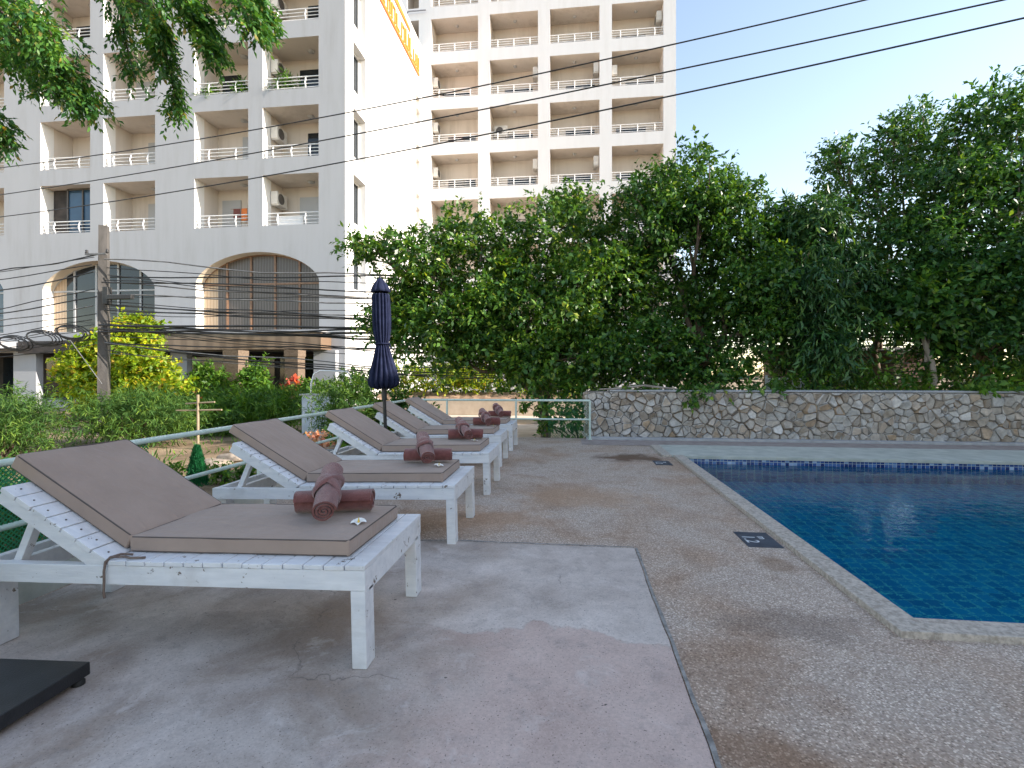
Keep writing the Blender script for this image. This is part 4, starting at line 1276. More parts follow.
# wall lamp strip on the narrow bay
mb = MB(); mb.tube([p2(-11.0, 24.95, -.05), p2(-10.6, 25.2, -.2), p2(-9.4, 25.2, -.2)], .05, 6); mb.build('pipe', M['signgrey'], b2)

# plants on three balconies
def balcony_plant(x, y, z, r, label):
    make_bush('balcony_plant', (x, y, z), r, M['leaf_bright'], label, 420, .30, .05, 'potted plant', 'plants on the balconies', per=7, twig=.3, droop=.5, lobes=3, stem=True)
balcony_plant(-12.55, Y1 + .45, 13.85, (.55, .28, .45), 'bushy green palm behind the balcony railing under an air conditioner')
balcony_plant(-16.3, Y1 + .40, 13.85, (.35, .22, .22), 'small yellowing plant at the left end of a planted balcony')
balcony_plant(-14.75, Y1 + .40, 13.85, (.42, .22, .30), 'green plant at the right end of a planted balcony')

# ------------------------------------------------------------------ utility pole and cables
PO = at(104, 226, 14.4)
pole = empty('utility_pole', (PO.x, 14.4, GZ), 0, 'square weathered concrete utility pole in front of the arched windows', 'utility pole')
ph = PO.z - GZ
mb = MB()
w0_, w1_ = .14, .11
V = [(-w0_, -w0_, 0), (w0_, -w0_, 0), (w0_, w0_, 0), (-w0_, w0_, 0), (-w1_, -w1_, ph), (w1_, -w1_, ph), (w1_, w1_, ph), (-w1_, w1_, ph)]
Rz = Matrix.Rotation(R(28), 3, 'Z')
mb.add([Rz @ Vector(p) for p in V], [(0, 3, 2, 1), (4, 5, 6, 7), (0, 1, 5, 4), (1, 2, 6, 5), (2, 3, 7, 6), (3, 0, 4, 7)])
mb.build('shaft', M['concrete_pole'], pole)
for zz in (ph - .98,):
    mb = MB(); mb.box((-.40, -.03, zz), (.34, .03, zz + .05), M=Matrix.Translation((0, -.24, 0))); br_ = mb.build('bracket', M['cable_grey'], pole)
    for sx_ in (-.36, .36):
        mb = MB(); mb.tube([(sx_, -.24, zz + .05), (sx_, -.24, zz + .08), (sx_, -.24, zz + .11), (sx_, -.24, zz + .14), (sx_, -.24, zz + .17)], [.035, .05, .032, .045, .02], 10); mb.build('insulator', M['cable'], br_)
mb = MB(); mb.box((.24, -.30, ph - 2.55), (.42, -.12, ph - 2.0), bev=.02); mb.build('splice_box', M['cable'], pole)
mb = MB(); mb.box((.50, -.42, ph - 2.42), (1.35, -.28, ph - 2.28), bev=.02); mb.build('splice_sleeve', M['cable'], pole)

rc = random.Random(21)
def cable(name, pts, r, mat, label, group, cat='cable'):
    mb = MB(); mb.tube(pts, r, 6); return tag(mb.build(name, mat), label, cat, group)
def span(a, b, sag, n=22, wav=0.0, ph=0.0):
    a, b = Vector(a), Vector(b); out = []
    for i in range(n + 1):
        t = i / n; p = a.lerp(b, t); p.z -= 4 * sag * t * (1 - t)
        p.z += wav * mnoise.noise(Vector((t * 9, ph, 0))); p.y += wav * mnoise.noise(Vector((t * 7, ph, 5)))
        out.append(p)
    return out
Yc, Xp = 14.25, PO.x
# right-hand spans run along the street behind the trees
zr = [4.85, 4.62, 4.45, 4.18, 3.98, 3.78, 3.55, 3.42, 3.3, 3.12, 2.98, 2.8, 2.62, 2.5, 2.36, 2.22, 2.1, 1.98, 3.65, 3.2, 2.9, 2.7, 2.55, 2.45, 2.3, 2.28, 2.15, 2.05, 1.9, 1.8]
for i, z in enumerate(zr):
    za = min(4.95, z + rc.uniform(-.15, .55)) if i > 2 else z
    a = (Xp + .25, Yc + rc.uniform(-.12, .12), za); b = (17.0, Yc + rc.uniform(-.25, .35) - 1.2 * 0, z + rc.uniform(-.12, .25))
    thick = rc.choice((.012, .014, .018, .022))
    cable('street_cable', span(a, b, rc.uniform(.15, 1.0), 30, .16, i * 3.3), thick, M['cable'] if rc.random() < .75 else M['cable_grey'], 'dark communication cable strung from the concrete pole toward the trees', 'communication cables right of the pole')
for i, z in enumerate((2.42, 2.30, 2.2)):
    cable('cable_bundle', span((Xp + .1, Yc - .12, z + .35), (17, Yc - .1, z), .1, 40, .16, 40 + i), (.036, .028, .032)[i], M['cable'], ['thick black cable bundle, uppermost of three sagging in front of the canopy', 'thick black cable bundle, middle of three sagging in front of the canopy', 'thick black cable bundle, lowest of three sagging in front of the canopy'][i], 'thick cable bundles')
zl = [(5.05, 4.9), (4.95, 4.65), (4.7, 4.35), (4.45, 4.1), (3.95, 3.4), (3.7, 3.2), (3.4, 2.9), (3.15, 2.75), (2.95, 2.55), (2.8, 2.4), (2.62, 2.2), (2.5, 2.1), (2.35, 1.95), (2.2, 1.8)]
for i, (za, zb_) in enumerate(zl):
    cable('street_cable', span((Xp - .2, Yc + rc.uniform(-.1, .1), za), (-36, Yc + 1.0 + rc.uniform(-.3, .3), zb_ + rc.uniform(-.2, .1)), rc.uniform(.3, .9), 26, .10, 70 + i * 2.1), rc.choice((.012, .015, .02)), M['cable'] if rc.random() < .8 else M['cable_grey'], 'dark communication cable running from the concrete pole out past the leftmost arch', 'communication cables left of the pole')
for k in range(3):
    mb = MB(); cx, cz = Xp - 1.0 - k * 1.05, 2.55 - k * .16
    for j in range(4):
        rx_ = .42 + .05 * j + .1 * rc.random(); rz_ = .16 + .03 * j
        mb.tube([(cx + rx_ * math.cos(q) + .04 * rc.random(), Yc - .1 + .05 * j, cz + rz_ * math.sin(q) - .08 * math.cos(q)) for q in np.linspace(0, 2 * PI, 22)], .017, 5, cap=False)
    tag(mb.build('cable_coil', M['cable']), ['spare black cable coil hanging nearest the concrete pole', 'middle coil of spare black cable hanging left of the concrete pole', 'spare black cable coil hanging farthest from the concrete pole'][k], 'cable coil', 'coils of spare cable')
cable('guy_wire', [at(70, 340, 14.0), at(102, 384, 14.0)], .012, M['cable_grey'], 'thin slanting guy wire below the cable coils', None, 'wire')
# three power lines crossing the sky
for i, (pa, Ya, pb_, Yb) in enumerate((((15, 166), 16.7, (865, 0), 11.6), ((20, 192), 16.7, (1003, 0), 10.54), ((0, 217), 16.7, (1024, 18), 9.65))):
    A, B = at(*pa, Ya), at(*pb_, Yb)
    d = B - A
    pts = []
    for k in range(61):
        t = -0.5 + 2.0 * k / 60
        p = A + d * t; p.z += 4 * [.34, .22, .32][i] * t * (t - 1)
        pts.append(p)
    cable('power_line', pts, .0165, M['cable'], ['uppermost of the three black power lines crossing the sky', 'middle one of the three black power lines crossing the sky', 'lowest of the three black power lines crossing the sky'][i], 'power lines crossing the sky', 'power line')

# ------------------------------------------------------------------ trees behind the wall
def lobes_px(lst):
    """(px, py, rx_px, rz_px, Y, ry_m) -> world ellipsoids"""
    out = []
    for (px, py, rx, rz, Y, ry) in lst:
        c = at(px, py, Y); k = wd(px, Y) / F_PX
        out.append((c.x, c.y, c.z, rx * k * .80, ry * .9, rz * k * .80))
    return out
gA = 'trees behind the stone wall'
make_tree('leafy_tree', (wx(545, 12.2), 12.2, GZ), lobes_px([
    (480, 262, 62, 52, 12.0, 1.3), (555, 238, 66, 46, 12.4, 1.4), (425, 262, 48, 34, 11.6, 1.0), (375, 250, 28, 13, 11.4, .6), (520, 320, 80, 48, 11.4, 1.2), (448, 325, 58, 42, 11.2, 1.0),
    (590, 300, 62, 62, 11.6, 1.2), (555, 362, 62, 28, 11.0, .9), (400, 320, 32, 34, 11.8, .8), (440, 350, 48, 22, 11.8, .9), (515, 345, 60, 34, 12.6, 1.0)]),
    M['leaf_a'], M['bark'], 'leafy green tree behind the railing with loose branches reaching left toward the parasol', 4900, 12, .40, .125, .064, gA, trunk_r=.13, fork_z=1.3)
make_tree('leafy_tree', (wx(688, 12.0), 12.0, GZ), lobes_px([
    (690, 195, 58, 40, 12.0, 1.3), (728, 222, 46, 44, 12.2, 1.2), (650, 225, 44, 42, 11.8, 1.1), (622, 290, 40, 46, 12.2, 1.0), (750, 285, 42, 50, 11.6, 1.1), (640, 352, 62, 32, 11.0, 1.0),
    (700, 362, 48, 26, 10.9, .9), (690, 300, 40, 40, 12.6, 1.0), (758, 328, 26, 26, 11.2, .7)]),
    M['leaf_b'], M['bark'], 'tallest green tree beside the gap of sky, with a bent trunk showing between its leaves', 4300, 12, .40, .122, .060, gA, trunk_r=.14, fork_z=2.2, lean=(.35, 0))
make_tree('drooping_tree', (wx(812, 11.8), 11.8, GZ), lobes_px([
    (812, 235, 30, 32, 11.8, .9), (795, 280, 30, 46, 11.4, .9), (838, 285, 32, 52, 11.6, .9), (818, 335, 24, 40, 11.2, .7), (785, 222, 14, 26, 12.0, .5)]),
    M['leaf_c'], M['bark'], 'dark weeping tree with long drooping leaves beside the leafy tree', 2100, 12, .5, .18, .038, gA, droop=.8, up=-.1, trunk_r=.09, fork_z=1.8)
make_tree('airy_tree', (wx(880, 13.2), 13.2, GZ), lobes_px([
    (850, 178, 32, 36, 13.0, .9), (893, 165, 36, 42, 13.2, 1.0), (925, 168, 26, 40, 13.4, .8), (868, 225, 42, 40, 12.8, 1.0), (832, 160, 14, 14, 13.0, .4), (898, 128, 9, 16, 13.2, .3), (924, 120, 6, 20, 13.3, .25), (838, 205, 20, 24, 12.8, .6)]),
    M['leaf_d'], M['bark'], 'airy tree with upright sprigs against the sky and light showing through its crown', 1050, 11, .40, .115, .053, gA, trunk_r=.10, fork_z=3.0, up=.7)
make_tree('dense_tree', (wx(985, 12.0), 12.0, GZ), lobes_px([
    (985, 140, 52, 40, 12.4, 1.4), (1030, 150, 46, 50, 12.2, 1.4), (940, 200, 46, 42, 12.0, 1.2), (1000, 225, 70, 62, 11.8, 1.4), (905, 262, 50, 46, 11.8, 1.1), (955, 290, 62, 46, 11.4, 1.2), (1040, 300, 60, 70, 11.4, 1.3),
    (1075, 200, 50, 80, 12.0, 1.5), (990, 345, 52, 34, 11.1, 1.0), (905, 318, 46, 22, 11.2, .9), (1095, 320, 60, 60, 11.5, 1.2), (935, 340, 26, 30, 11.6, .7)]),
    M['leaf_d'], M['bark_pale'], 'dense dark green tree filling the end of the wall, on a slim pale trunk', 5200, 12, .40, .125, .06, gA, trunk_r=.12, fork_z=2.0)
# slim pale trunk standing at the wall
mb = MB(); limb(mb, (0, 0, -.1), (-.25, .1, 2.4), .07, .04, .05, 8); limb(mb, (-.2, .08, 1.8), (.5, .3, 3.2), .035, .02, .1, 6)
rt = empty('slim_tree', (wx(940, 10.6), 10.6, GZ), 0, 'young tree with a thin pale trunk rising just behind the stone wall', 'tree', gA)
mb.build('trunk', M['bark_pale'], rt)
P, D, N, L, W, _ = spray_cloud([(-.1, .1, 3.0), (.4, .2, 3.2), (-.45, 0, 2.7)], [(.6, .5, .5), (.5, .4, .4), (.45, .4, .4)], 170, 11, .4, .15, .075)
leaves_mesh('crown', P, D, N, L, W, M['leaf_b'], rt)
# low hanging sprays in front of the path at the railing corner, part of a climbing shrub
def hang(px, py, rx, rz, Y): return lobes_px([(px, py, rx, rz, Y, .25)])[0]
hl = [hang(530, 408, 14, 8, 10.2), hang(556, 412, 16, 12, 10.2), hang(574, 405, 16, 16, 10.1), hang(545, 426, 11, 10, 10.2), hang(570, 425, 12, 12, 10.1), hang(580, 385, 22, 12, 10.3), hang(545, 390, 26, 8, 10.3)]
cb = empty('climbing_shrub', (wx(582, 10.25), 10.25, GZ), 0, 'leafy shrub hanging over the railing corner at the end of the stone wall', 'shrub')
P, D, N, L, W, _ = spray_cloud([l[:3] for l in hl], [l[3:] for l in hl], 120, 8, .22, .13, .07, droop=.5)
leaves_mesh('foliage', P - np.array(cb.location), D, N, L, W, M['leaf_a'], cb)
mb = MB()
for l in hl: limb(mb, (0, .1, 0), Vector(l[:3]) - Vector(cb.location), .018, .006, .15, 7)
mb.build('stem', M['twig'], cb)
# ivy spilling over the wall top
iv = [hang(690, 396, 16, 10, 9.62), hang(700, 388, 26, 6, 9.72), hang(640, 390, 22, 5, 9.72), hang(760, 388, 22, 5, 9.75)]
P, D, N, L, W, _ = spray_cloud([l[:3] for l in iv], [l[3:] for l in iv], 60, 8, .2, .12, .06, droop=.6)
P[:, 1] = np.minimum(P[:, 1], 9.9); P[:, 2] = np.where(P[:, 1] > 9.5, np.maximum(P[:, 2], .93), P[:, 2])
tag(leaves_mesh('trailing_vine', P, D, N, L, W, M['leaf_a']), 'leafy vine trailing over the top of the stone wall', 'vine')
iv = [hang(985, 392, 14, 9, 9.60), hang(1000, 386, 22, 6, 9.75)]
P, D, N, L, W, _ = spray_cloud([l[:3] for l in iv], [l[3:] for l in iv], 34, 8, .2, .12, .06, droop=.6)
P[:, 2] = np.where(P[:, 1] > 9.5, np.maximum(P[:, 2], .93), P[:, 2])
tag(leaves_mesh('trailing_vine', P, D, N, L, W, M['leaf_bright']), 'pale green sprig hanging over the wall under the dense tree', 'vine')

# dark undergrowth behind the trees, one mass
C, Rr = [], []
for i in range(44):
    x = 0.2 + i * 0.5 + rc.uniform(-.3, .3)
    if 4.4 < x < 5.9 or 6.8 < x < 8.8: continue
    C.append((x, 13.9 + rc.uniform(-.8, .8), rc.uniform(.6, 1.9))); Rr.append((.8, .7, rc.uniform(.7, 1.3)))
P, D, N, L, W, _ = spray_cloud(C, Rr, 2600, 9, .4, .17, .085, sub=3)
tag(leaves_mesh('undergrowth', P, D, N, L, W, M['leaf_c']), kind='stuff')
# yellow green plants low along the inside of the wall
C, Rr = [], []
for i in range(26):
    px = 735 + i * 12 + rc.uniform(-4, 4)
    if 838 < px < 870: continue
    c = at(px, rc.uniform(372, 390), 10.7); C.append(c); Rr.append((.22, .25, rc.uniform(.15, .35)))
P, D, N, L, W, _ = spray_cloud(C, Rr, 330, 8, .22, .12, .05, sub=2)
tag(leaves_mesh('ground_cover', P, D, N, L, W, M['leaf_bright']), kind='stuff')

# things glimpsed behind the trees
hx0, hx1 = wx(838, 16.0), wx(932, 16.0)
bh = empty('brick_outbuilding', ((hx0 + hx1) / 2, 16.0, GZ), 0, 'low reddish brick outbuilding with a pale roof edge glimpsed under the trees', 'building')
hw_ = (hx1 - hx0) / 2
mb = MB(); mb.box((-hw_, 0, 0), (hw_, 3, 2.25)); mb.build('wall', M['brick'], bh)
mb = MB(); mb.box((-hw_ - .15, -.25, 2.252), (hw_ + .15, 3.2, 2.36), bev=.01); mb.build('roof', M['kerb'], bh)
mb = MB(); mb.box((wx(890, 15.9) - (hx0 + hx1) / 2, -.28, 0), (wx(900, 15.9) - (hx0 + hx1) / 2, -.03, 2.2)); mb.build('pillar', M['tan_brick'], bh)
gp = empty('garden_pillar', (wx(782, 13.5), 13.5, GZ), 0, 'pale pink rendered pillar between the trunks behind the stone wall', 'pillar')
mb = MB(); mb.box((-.38, -.2, 0), (.38, .2, 2.15), bev=.015); mb.build('shaft', M['pink'], gp)
mb = MB(); mb.box((-.44, -.26, 2.152), (.44, .26, 2.25), bev=.015); mb.build('capstone', M['kerb'], gp)
lt = empty('lattice_panel', (wx(785, 11.2), 11.2, GZ), 0, 'small white lattice panel standing behind the stone wall', 'lattice')
mb = MB()
for i in range(5): mb.box((-.32 + i * .16 - .02, -.012, .55), (-.32 + i * .16 + .02, -.001, 1.5))
for i in range(6): mb.box((-.36, .001, .6 + i * .17), (.36, .012, .64 + i * .17))
mb.build('slats', M['rail_white'], lt)
mb = MB()
for sx_ in (-.38, .38): mb.box((sx_ - .025, -.02, 0), (sx_ + .025, .02, 1.55))
mb.build('frame', M['rail_white'], lt)
make_bush('round_shrub', (wx(868, 13.0), 13.0, .15), (.62, .5, .5), M['leaf_bright'], 'round clipped green shrub in front of the brick outbuilding', 900, .09, .045)

# ------------------------------------------------------------------ garden past the railing
sheet('street', -60, 40, 18.8, 20.6, GZ + .004, M['asphalt'])
mb = MB(); mb.face([(wx(425, 9.9) - .5, 9.75, GZ + .004), (.2, 9.75, GZ + .004), (.6, 16.4, GZ + .004), (wx(400, 16.4), 16.4, GZ + .004)]); tag(mb.build('garden_path', M['path']), kind='structure')
sw = empty('garden_terrace', (wx(500, 16.9), 16.9, GZ), 0, 'low pale terrace wall with a step beyond the end railing', 'wall')
for k, (zz, yy) in enumerate(((.16, -1.2), (.66, .2))):
    mb = MB(); mb.box((-3.6, yy, (0, .162)[k]), (3.3, 1.0, zz), bev=.015); mb.build('step', M['path'], sw)
mb = MB()
for i in range(24):
    for j in range(2):
        pass
bk_ = MB()
nx, ny = 46, 6
for i in range(nx):
    for j in range(ny):
        def q(a, b): return (-4.6 + a * .19, .25 + b * .3, .66 + .22 * math.sin(min(1, b / 4) * PI / 2) + .10 * mnoise.noise(Vector((a * .6, b * .8, 0))))
        bk_.face([q(i, j), q(i + 1, j), q(i + 1, j + 1), q(i, j + 1)], 0, True)
bk_.build('soil_bank', M['soil'], sw)
for i, px in enumerate(range(392, 566, 17)):
    if 500 < px < 522: continue
    Yb = 17.9 + rc.uniform(-.15, .15)
    make_bush('yellow_shrub', (wx(px, Yb), Yb, .50), (.52, .40, .60 + .10 * rc.random()), M['leaf_yellow'], 'low yellow green shrub on the sunlit terrace beyond the end railing', 520, .14, .05, 'shrub', 'yellow green shrubs along the terrace', lobes=3, stem=False, droop=.3)
C, Rr = [], []
for i in range(22):
    C.append((-9.2 + i * .5, 19.0 + rc.uniform(-.2, .2), rc.uniform(.3, 1.0))); Rr.append((.5, .4, .6))
P, D, N, L, W, _ = spray_cloud(C, Rr, 1100, 9, .35, .16, .08, sub=3)
tag(leaves_mesh('hedge', P, D, N, L, W, M['leaf_b']), 'dark green hedge behind the yellow shrubs beyond the end railing', 'hedge')
# white pavilion glimpsed
pv = empty('garden_shelter', (wx(464, 19.5), 19.5, GZ), 0, 'small white garden shelter glimpsed under the leafy tree', 'shelter')
mb = MB(); mb.box((-1.2, -.8, 2.0), (1.3, .8, 2.2), bev=.03); mb.build('roof', M['rail_white'], pv)
for sx_ in (-1.05, 1.15): 
    mb = MB(); mb.box((sx_ - .06, -.7, 0), (sx_ + .06, -.58, 1.998)); mb.build('post', M['rail_white'], pv)
mb = MB(); mb.box((-.95, -.3, 1.1), (.95, -.2, 1.95)); mb.build('panel', M['tarp'], pv)

# feathery bushes beyond the left railing
fe = dict(per=14, twig=.42, droop=.35, spread=.55, sub=8)
make_bush('feathery_bush', (wx(2, 8.2), 8.2, GZ), (1.1, .8, .60), M['leaf_feather'], 'tall feathery green bush at the very left behind the nearest lounger', 11000, .12, .015, group='feathery bushes past the railing', **fe)
make_bush('feathery_bush', (wx(126, 9.8), 9.8, GZ), (1.5, 1.0, .62), M['leaf_feather'], 'broad feathery dark green bush above the nearest lounger backrest', 15000, .125, .0155, group='feathery bushes past the railing', **dict(fe, lobes=8, subr=.30))
make_bush('feathery_bush', (wx(258, 12.6), 12.6, GZ), (1.75, 1.0, .60), M['leaf_bright'], 'fresh green feathery bush behind the second lounger backrest', 16000, .18, .024, group='feathery bushes past the railing', **fe)
make_bush('feathery_bush', (wx(180, 12.0), 12.0, GZ), (.8, .6, .46), M['leaf_feather'], 'smaller feathery bush between the broad dark one and the fresh green one', 6500, .16, .02, group='feathery bushes past the railing', **fe)
make_bush('dense_bush', (-4.9, 3.3, GZ), (.8, 1.4, .34), M['leaf_d'], 'low dark green bush pressed against the green net of the railing', 10000, .075, .035, lobes=8)
make_bush('dark_shrub', (wx(340, 10.4), 10.4, GZ), (.75, .6, .78), M['leaf_feather'], 'dark fine leaved shrub left of the closed parasol', 8000, .12, .02, lobes=5)
make_bush('low_shrub', (wx(395, 11.8), 11.8, GZ), (.9, .6, .55), M['leaf_a'], 'low dark shrub behind the parasol pole', 2600, .13, .06)
# sunlit yellow tree-shrub behind the pole
yb = lobes_px([(122, 352, 44, 24, 16.4, .9), (140, 368, 38, 26, 16.0, .9), (95, 375, 36, 26, 16.0, .9), (135, 330, 24, 12, 16.6, .6), (165, 398, 22, 18, 15.6, .8), (120, 395, 60, 20, 15.6, .8)])
make_tree('yellow_bush', (wx(130, 16.2), 16.2, GZ), yb, M['leaf_yellow'], M['bark'], 'sunlit yellow green bushy tree behind the concrete pole', 1700, 10, .42, .185, .095, None, trunk_r=.07, fork_z=.8)
make_bush('yellow_shrub', (wx(168, 13.4), 13.4, GZ), (.62, .45, .50), M['leaf_yellow'], 'sunlit yellow shrub spilling below the big yellow bush beside the bamboo trellis', 900, .14, .07, lobes=3)
# vines and brick pillars under the canopy
for px, w_ in ((236, .30), (295, .26)):
    g_ = empty('brick_pillar', (wx(px, 18.0), 18.0, GZ), 0, 'tan brick pillar among the vines under the timber canopy' if px < 250 else 'plain tan pillar by the red flowering vine under the canopy', 'pillar')
    mb = MB(); mb.box((-w_, -w_, 0), (w_, w_, 2.25)); mb.build('shaft', M['tan_brick'], g_)
    mb = MB(); mb.box((-w_ - .02, -w_ - .02, 2.252), (w_ + .02, w_ + .02, 2.50)); mb.build('capital', M['tan_brick'], g_)
make_bush('climbing_vine', (wx(212, 17.2), 17.2, GZ), (.95, .5, 1.15), M['leaf_bright'], 'tall green climbing plant left of the tan brick pillar', 3600, .17, .06, cat='vine', lobes=5)
make_bush('climbing_vine', (wx(262, 17.0), 17.0, GZ), (.95, .5, 1.1), M['leaf_bright'], 'green climbing plant between the two tan pillars', 2400, .17, .07, cat='vine', lobes=5)
make_bush('climbing_vine', (wx(308, 16.2), 16.2, GZ), (.7, .5, .8), M['leaf_a'], 'dark climbing plant right of the red flowers', 1500, .16, .07, cat='vine', lobes=4)
make_bush('flowering_vine', (wx(290, 16.4), 16.4, .55), (.30, .25, .32), M['leaf_red'], 'red flowering vine under the timber canopy', 260, .14, .09, cat='flower bush', lobes=2)
make_bush('flowering_vine', (wx(196, 16.6), 16.6, .0), (.28, .25, .32), M['leaf_red'], 'reddish leaved plant at the foot of the white column', 220, .14, .07, cat='flower bush', lobes=2)
make_bush('coral_bush', (wx(318, 8.6), 8.6, GZ), (.26, .24, .20), M['leaf_pink'], 'coral pink flowering bush seen under the third lounger backrest', 700, .07, .05, cat='flower bush', lobes=3)
# conical shrub
cn = empty('conical_shrub', (wx(197, 6.2), 6.2, GZ), 0, 'small dark green cone shaped conifer past the railing', 'shrub')
n = 5200
h = RNG.uniform(0, 1, n) ** 0.8; q = RNG.uniform(0, 2 * PI, n)
rr_ = .125 * (1 - h) ** .75 * RNG.uniform(.75, 1.05, n)
P = np.stack([rr_ * np.cos(q), rr_ * np.sin(q), 0.05 + h * .52], 1)
D = np.stack([np.cos(q) * .5, np.sin(q) * .5, np.ones(n)], 1) + RNG.normal(size=(n, 3)) * .25
leaves_mesh('foliage', P, D, np.stack([np.cos(q), np.sin(q), np.zeros(n)], 1) + RNG.normal(size=(n, 3)) * .4, RNG.uniform(.04, .07, n), RNG.uniform(.014, .02, n), M['leaf_cone'], cn)
mb = MB(); mb.tube([(0, 0, -.05), (0, 0, .54)], [.02, .006], 7); mb.build('stem', M['bark'], cn)
for (px, py, r_) in ((226, 449, .14), (172, 458, .12), (244, 455, .11)):
    Yb = 6.6
    make_bush('small_plant', (wx(px, Yb), Yb, GZ), (r_ * 1.8, r_ * 1.6, r_ * 1.1), M['leaf_bright'], {226: 'small bright green plant right of the cone shaped conifer', 172: 'small bright green plant left of the cone shaped conifer', 244: 'tiny green plant by the railing post behind the second lounger'}[px], 420, .07, .035, 'plant', 'small plants past the railing', lobes=3, per=7, twig=.12)
# planter with a green plant
pl = empty('planter_box', (wx(352, 7.9), 7.9, GZ), 0, 'grey concrete planter box seen under the third lounger backrest', 'planter')
mb = MB(); mb.box((-.42, -.22, 0), (.42, .22, .30), bev=.015); mb.box((-.45, -.25, .302), (.45, .25, .35), bev=.012); mb.build('box', M['planter'], pl)
mb = MB(); mb.box((-.38, -.19, .351), (.38, .19, .362)); mb.build('soil', M['soil'], pl)
make_bush('leafy_plant', (wx(344, 7.9), 7.9, .02), (.26, .18, .14), M['leaf_bright'], 'bright green plant growing in the grey planter box', 360, .10, .06, 'plant', lobes=3, per=6, twig=.14)
# rocks
rk = random.Random(4)
texts = ['flat brown rock lying nearest the cone shaped conifer', 'pale garden rock past the railing post', 'rounded garden rock beyond the railing in the sun', 'small garden rock behind the fourth lounger', 'pale rock under the fourth lounger backrest', 'flat rock under the middle lounger backrest']
for i, (px, Yb, s_) in enumerate(((215, 7.6, .22), (150, 7.0, .16), (236, 8.4, .2), (372, 9.2, .2), (382, 8.0, .18), (392, 9.0, .2))):
    bm = bmesh.new(); bmesh.ops.create_icosphere(bm, subdivisions=3, radius=s_)
    for v in bm.verts:
        v.co *= 1 + .35 * mnoise.noise(v.co * 6 + Vector((i * 5, 0, 0))); v.co.z *= .5; v.co.x *= 1.4
    me = bpy.data.meshes.new('garden_rock'); bm.to_mesh(me); bm.free(); me.materials.append(M['rock'] if i % 2 == 0 else M['path'])
    o = bpy.data.objects.new('garden_rock', me); COL.objects.link(o); o.location = (wx(px, Yb), Yb, GZ + s_ * .3)
    tag(o, texts[i], 'rock', 'garden rocks past the railing')
# bamboo trellis
tr = empty('bamboo_trellis', (wx(198, 9.6), 9.6, GZ), 0, 'short bamboo trellis with crossbars by the yellow leaves', 'trellis')
mb = MB(); mb.tube([(0, 0, 0), (0, 0, 1.14)], .026, 8); mb.build('upright', M['bamboo'], tr)
mb = MB(); mb.tube([(-.30, .03, .95), (.40, -.03, .99)], .017, 7); mb.tube([(-.52, .03, .80), (.55, -.02, .83)], .018, 7); mb.build('crossbar', M['bamboo'], tr)
# tarp covered low wall and white bent handrail
tw = empty('low_wall', (wx(318, 11.6), 11.6, GZ), 0, 'low pale blue rendered wall behind the middle lounger', 'wall')
mb = MB(); mb.box((-.34, -.15, 0), (.42, .15, 1.05), bev=.02); mb.build('body', M['tarp'], tw)
mb = MB(); mb.box((-.38, -.19, 1.052), (.46, .19, 1.09), bev=.01); mb.build('coping', M['kerb'], tw)
hr = at(316, 384, 11.2)
mb = MB(); mb.tube([(hr.x - .12, 11.2, GZ), (hr.x - .12, 11.2, 1.0), (hr.x - .05, 11.2, 1.22), (hr.x + .1, 11.2, 1.3), (hr.x + .75, 11.25, 1.28), (hr.x + .85, 11.25, 1.15), (hr.x + .85, 11.25, GZ)], .022, 8)
tag(mb.build('pipe_handrail', M['rail_white']), 'bent white pipe handrail behind the pale blue wall', 'handrail')
# sparse ground plants, leaf litter
n = 5200
P = np.stack([RNG.uniform(-16, -3.3, n), RNG.uniform(4.5, 16.5, n), np.full(n, GZ + .01)], 1)
keep = np.array([mnoise.noise(Vector((p[0] * .9, p[1] * .9, 0))) > .08 for p in P])
P = P[keep]; n = len(P)
leaves_mesh_o = leaves_mesh('grass_tufts', P, RNG.normal(size=(n, 3)) * np.array([.4, .4, .1]) + np.array([0, 0, .8]), RNG.normal(size=(n, 3)), RNG.uniform(.08, .2, n), RNG.uniform(.02, .04, n), M['leaf_bright'])
tag(leaves_mesh_o, kind='stuff')

# ------------------------------------------------------------------ tree overhanging from the upper left
ov = empty('overhanging_tree', (-11.2, 6.2, GZ), 0, 'tree reaching in overhead with drooping leafy boughs in front of the balconies', 'tree')
o_ = Vector(ov.location)
boughs = [  # pixel polyline, thickness of foliage in px, depth, density
    ([(-170, -150), (-60, -50), (10, 20), (55, 68), (88, 102)], 26, 6.4, 1.9),
    ([(-140, -60), (-40, 10), (5, 50), (40, 78), (78, 98)], 22, 6.7, 1.1),
    ([(-120, -100), (-20, -30), (25, 10), (50, 30), (60, 55)], 30, 6.2, 1.5),
    ([(-60, -150), (70, -55), (120, -5), (150, 5), (160, 28), (158, 45)], 17, 6.6, .95),
    ([(20, -150), (120, -50), (160, 25), (166, 55), (174, 85), (176, 112)], 11, 6.9, .9),
    ([(60, -160), (140, -60), (185, 0), (205, 20), (212, 42), (214, 55)], 14, 6.6, 1.0),
    ([(100, -160), (190, -60), (240, -18), (258, 0), (264, 12)], 14, 6.7, 1.0),
    ([(-160, 40), (-70, 65), (-20, 100), (0, 122), (8, 145)], 12, 6.5, .9),
    ([(20, -130), (90, -40), (120, 10), (125, 40), (135, 78)], 9, 7.0, .6),
    ([(120, -130), (200, -50), (232, -10), (250, 18), (256, 22)], 18, 6.6, 1.1),
    ([(-90, -80), (-30, -5), (0, 35), (15, 60)], 28, 6.9, 1.3),
    ([(60, -130), (140, -40), (175, -8), (195, 10), (200, 20)], 20, 6.5, 1.2)]
mbw = MB(); PP, DD, NN, LL_, WW = [], [], [], [], []
tp = Vector((0, 0, 5.6))
limb(mbw, (0, 0, -.1), tp, .22, .15, .06, 9)
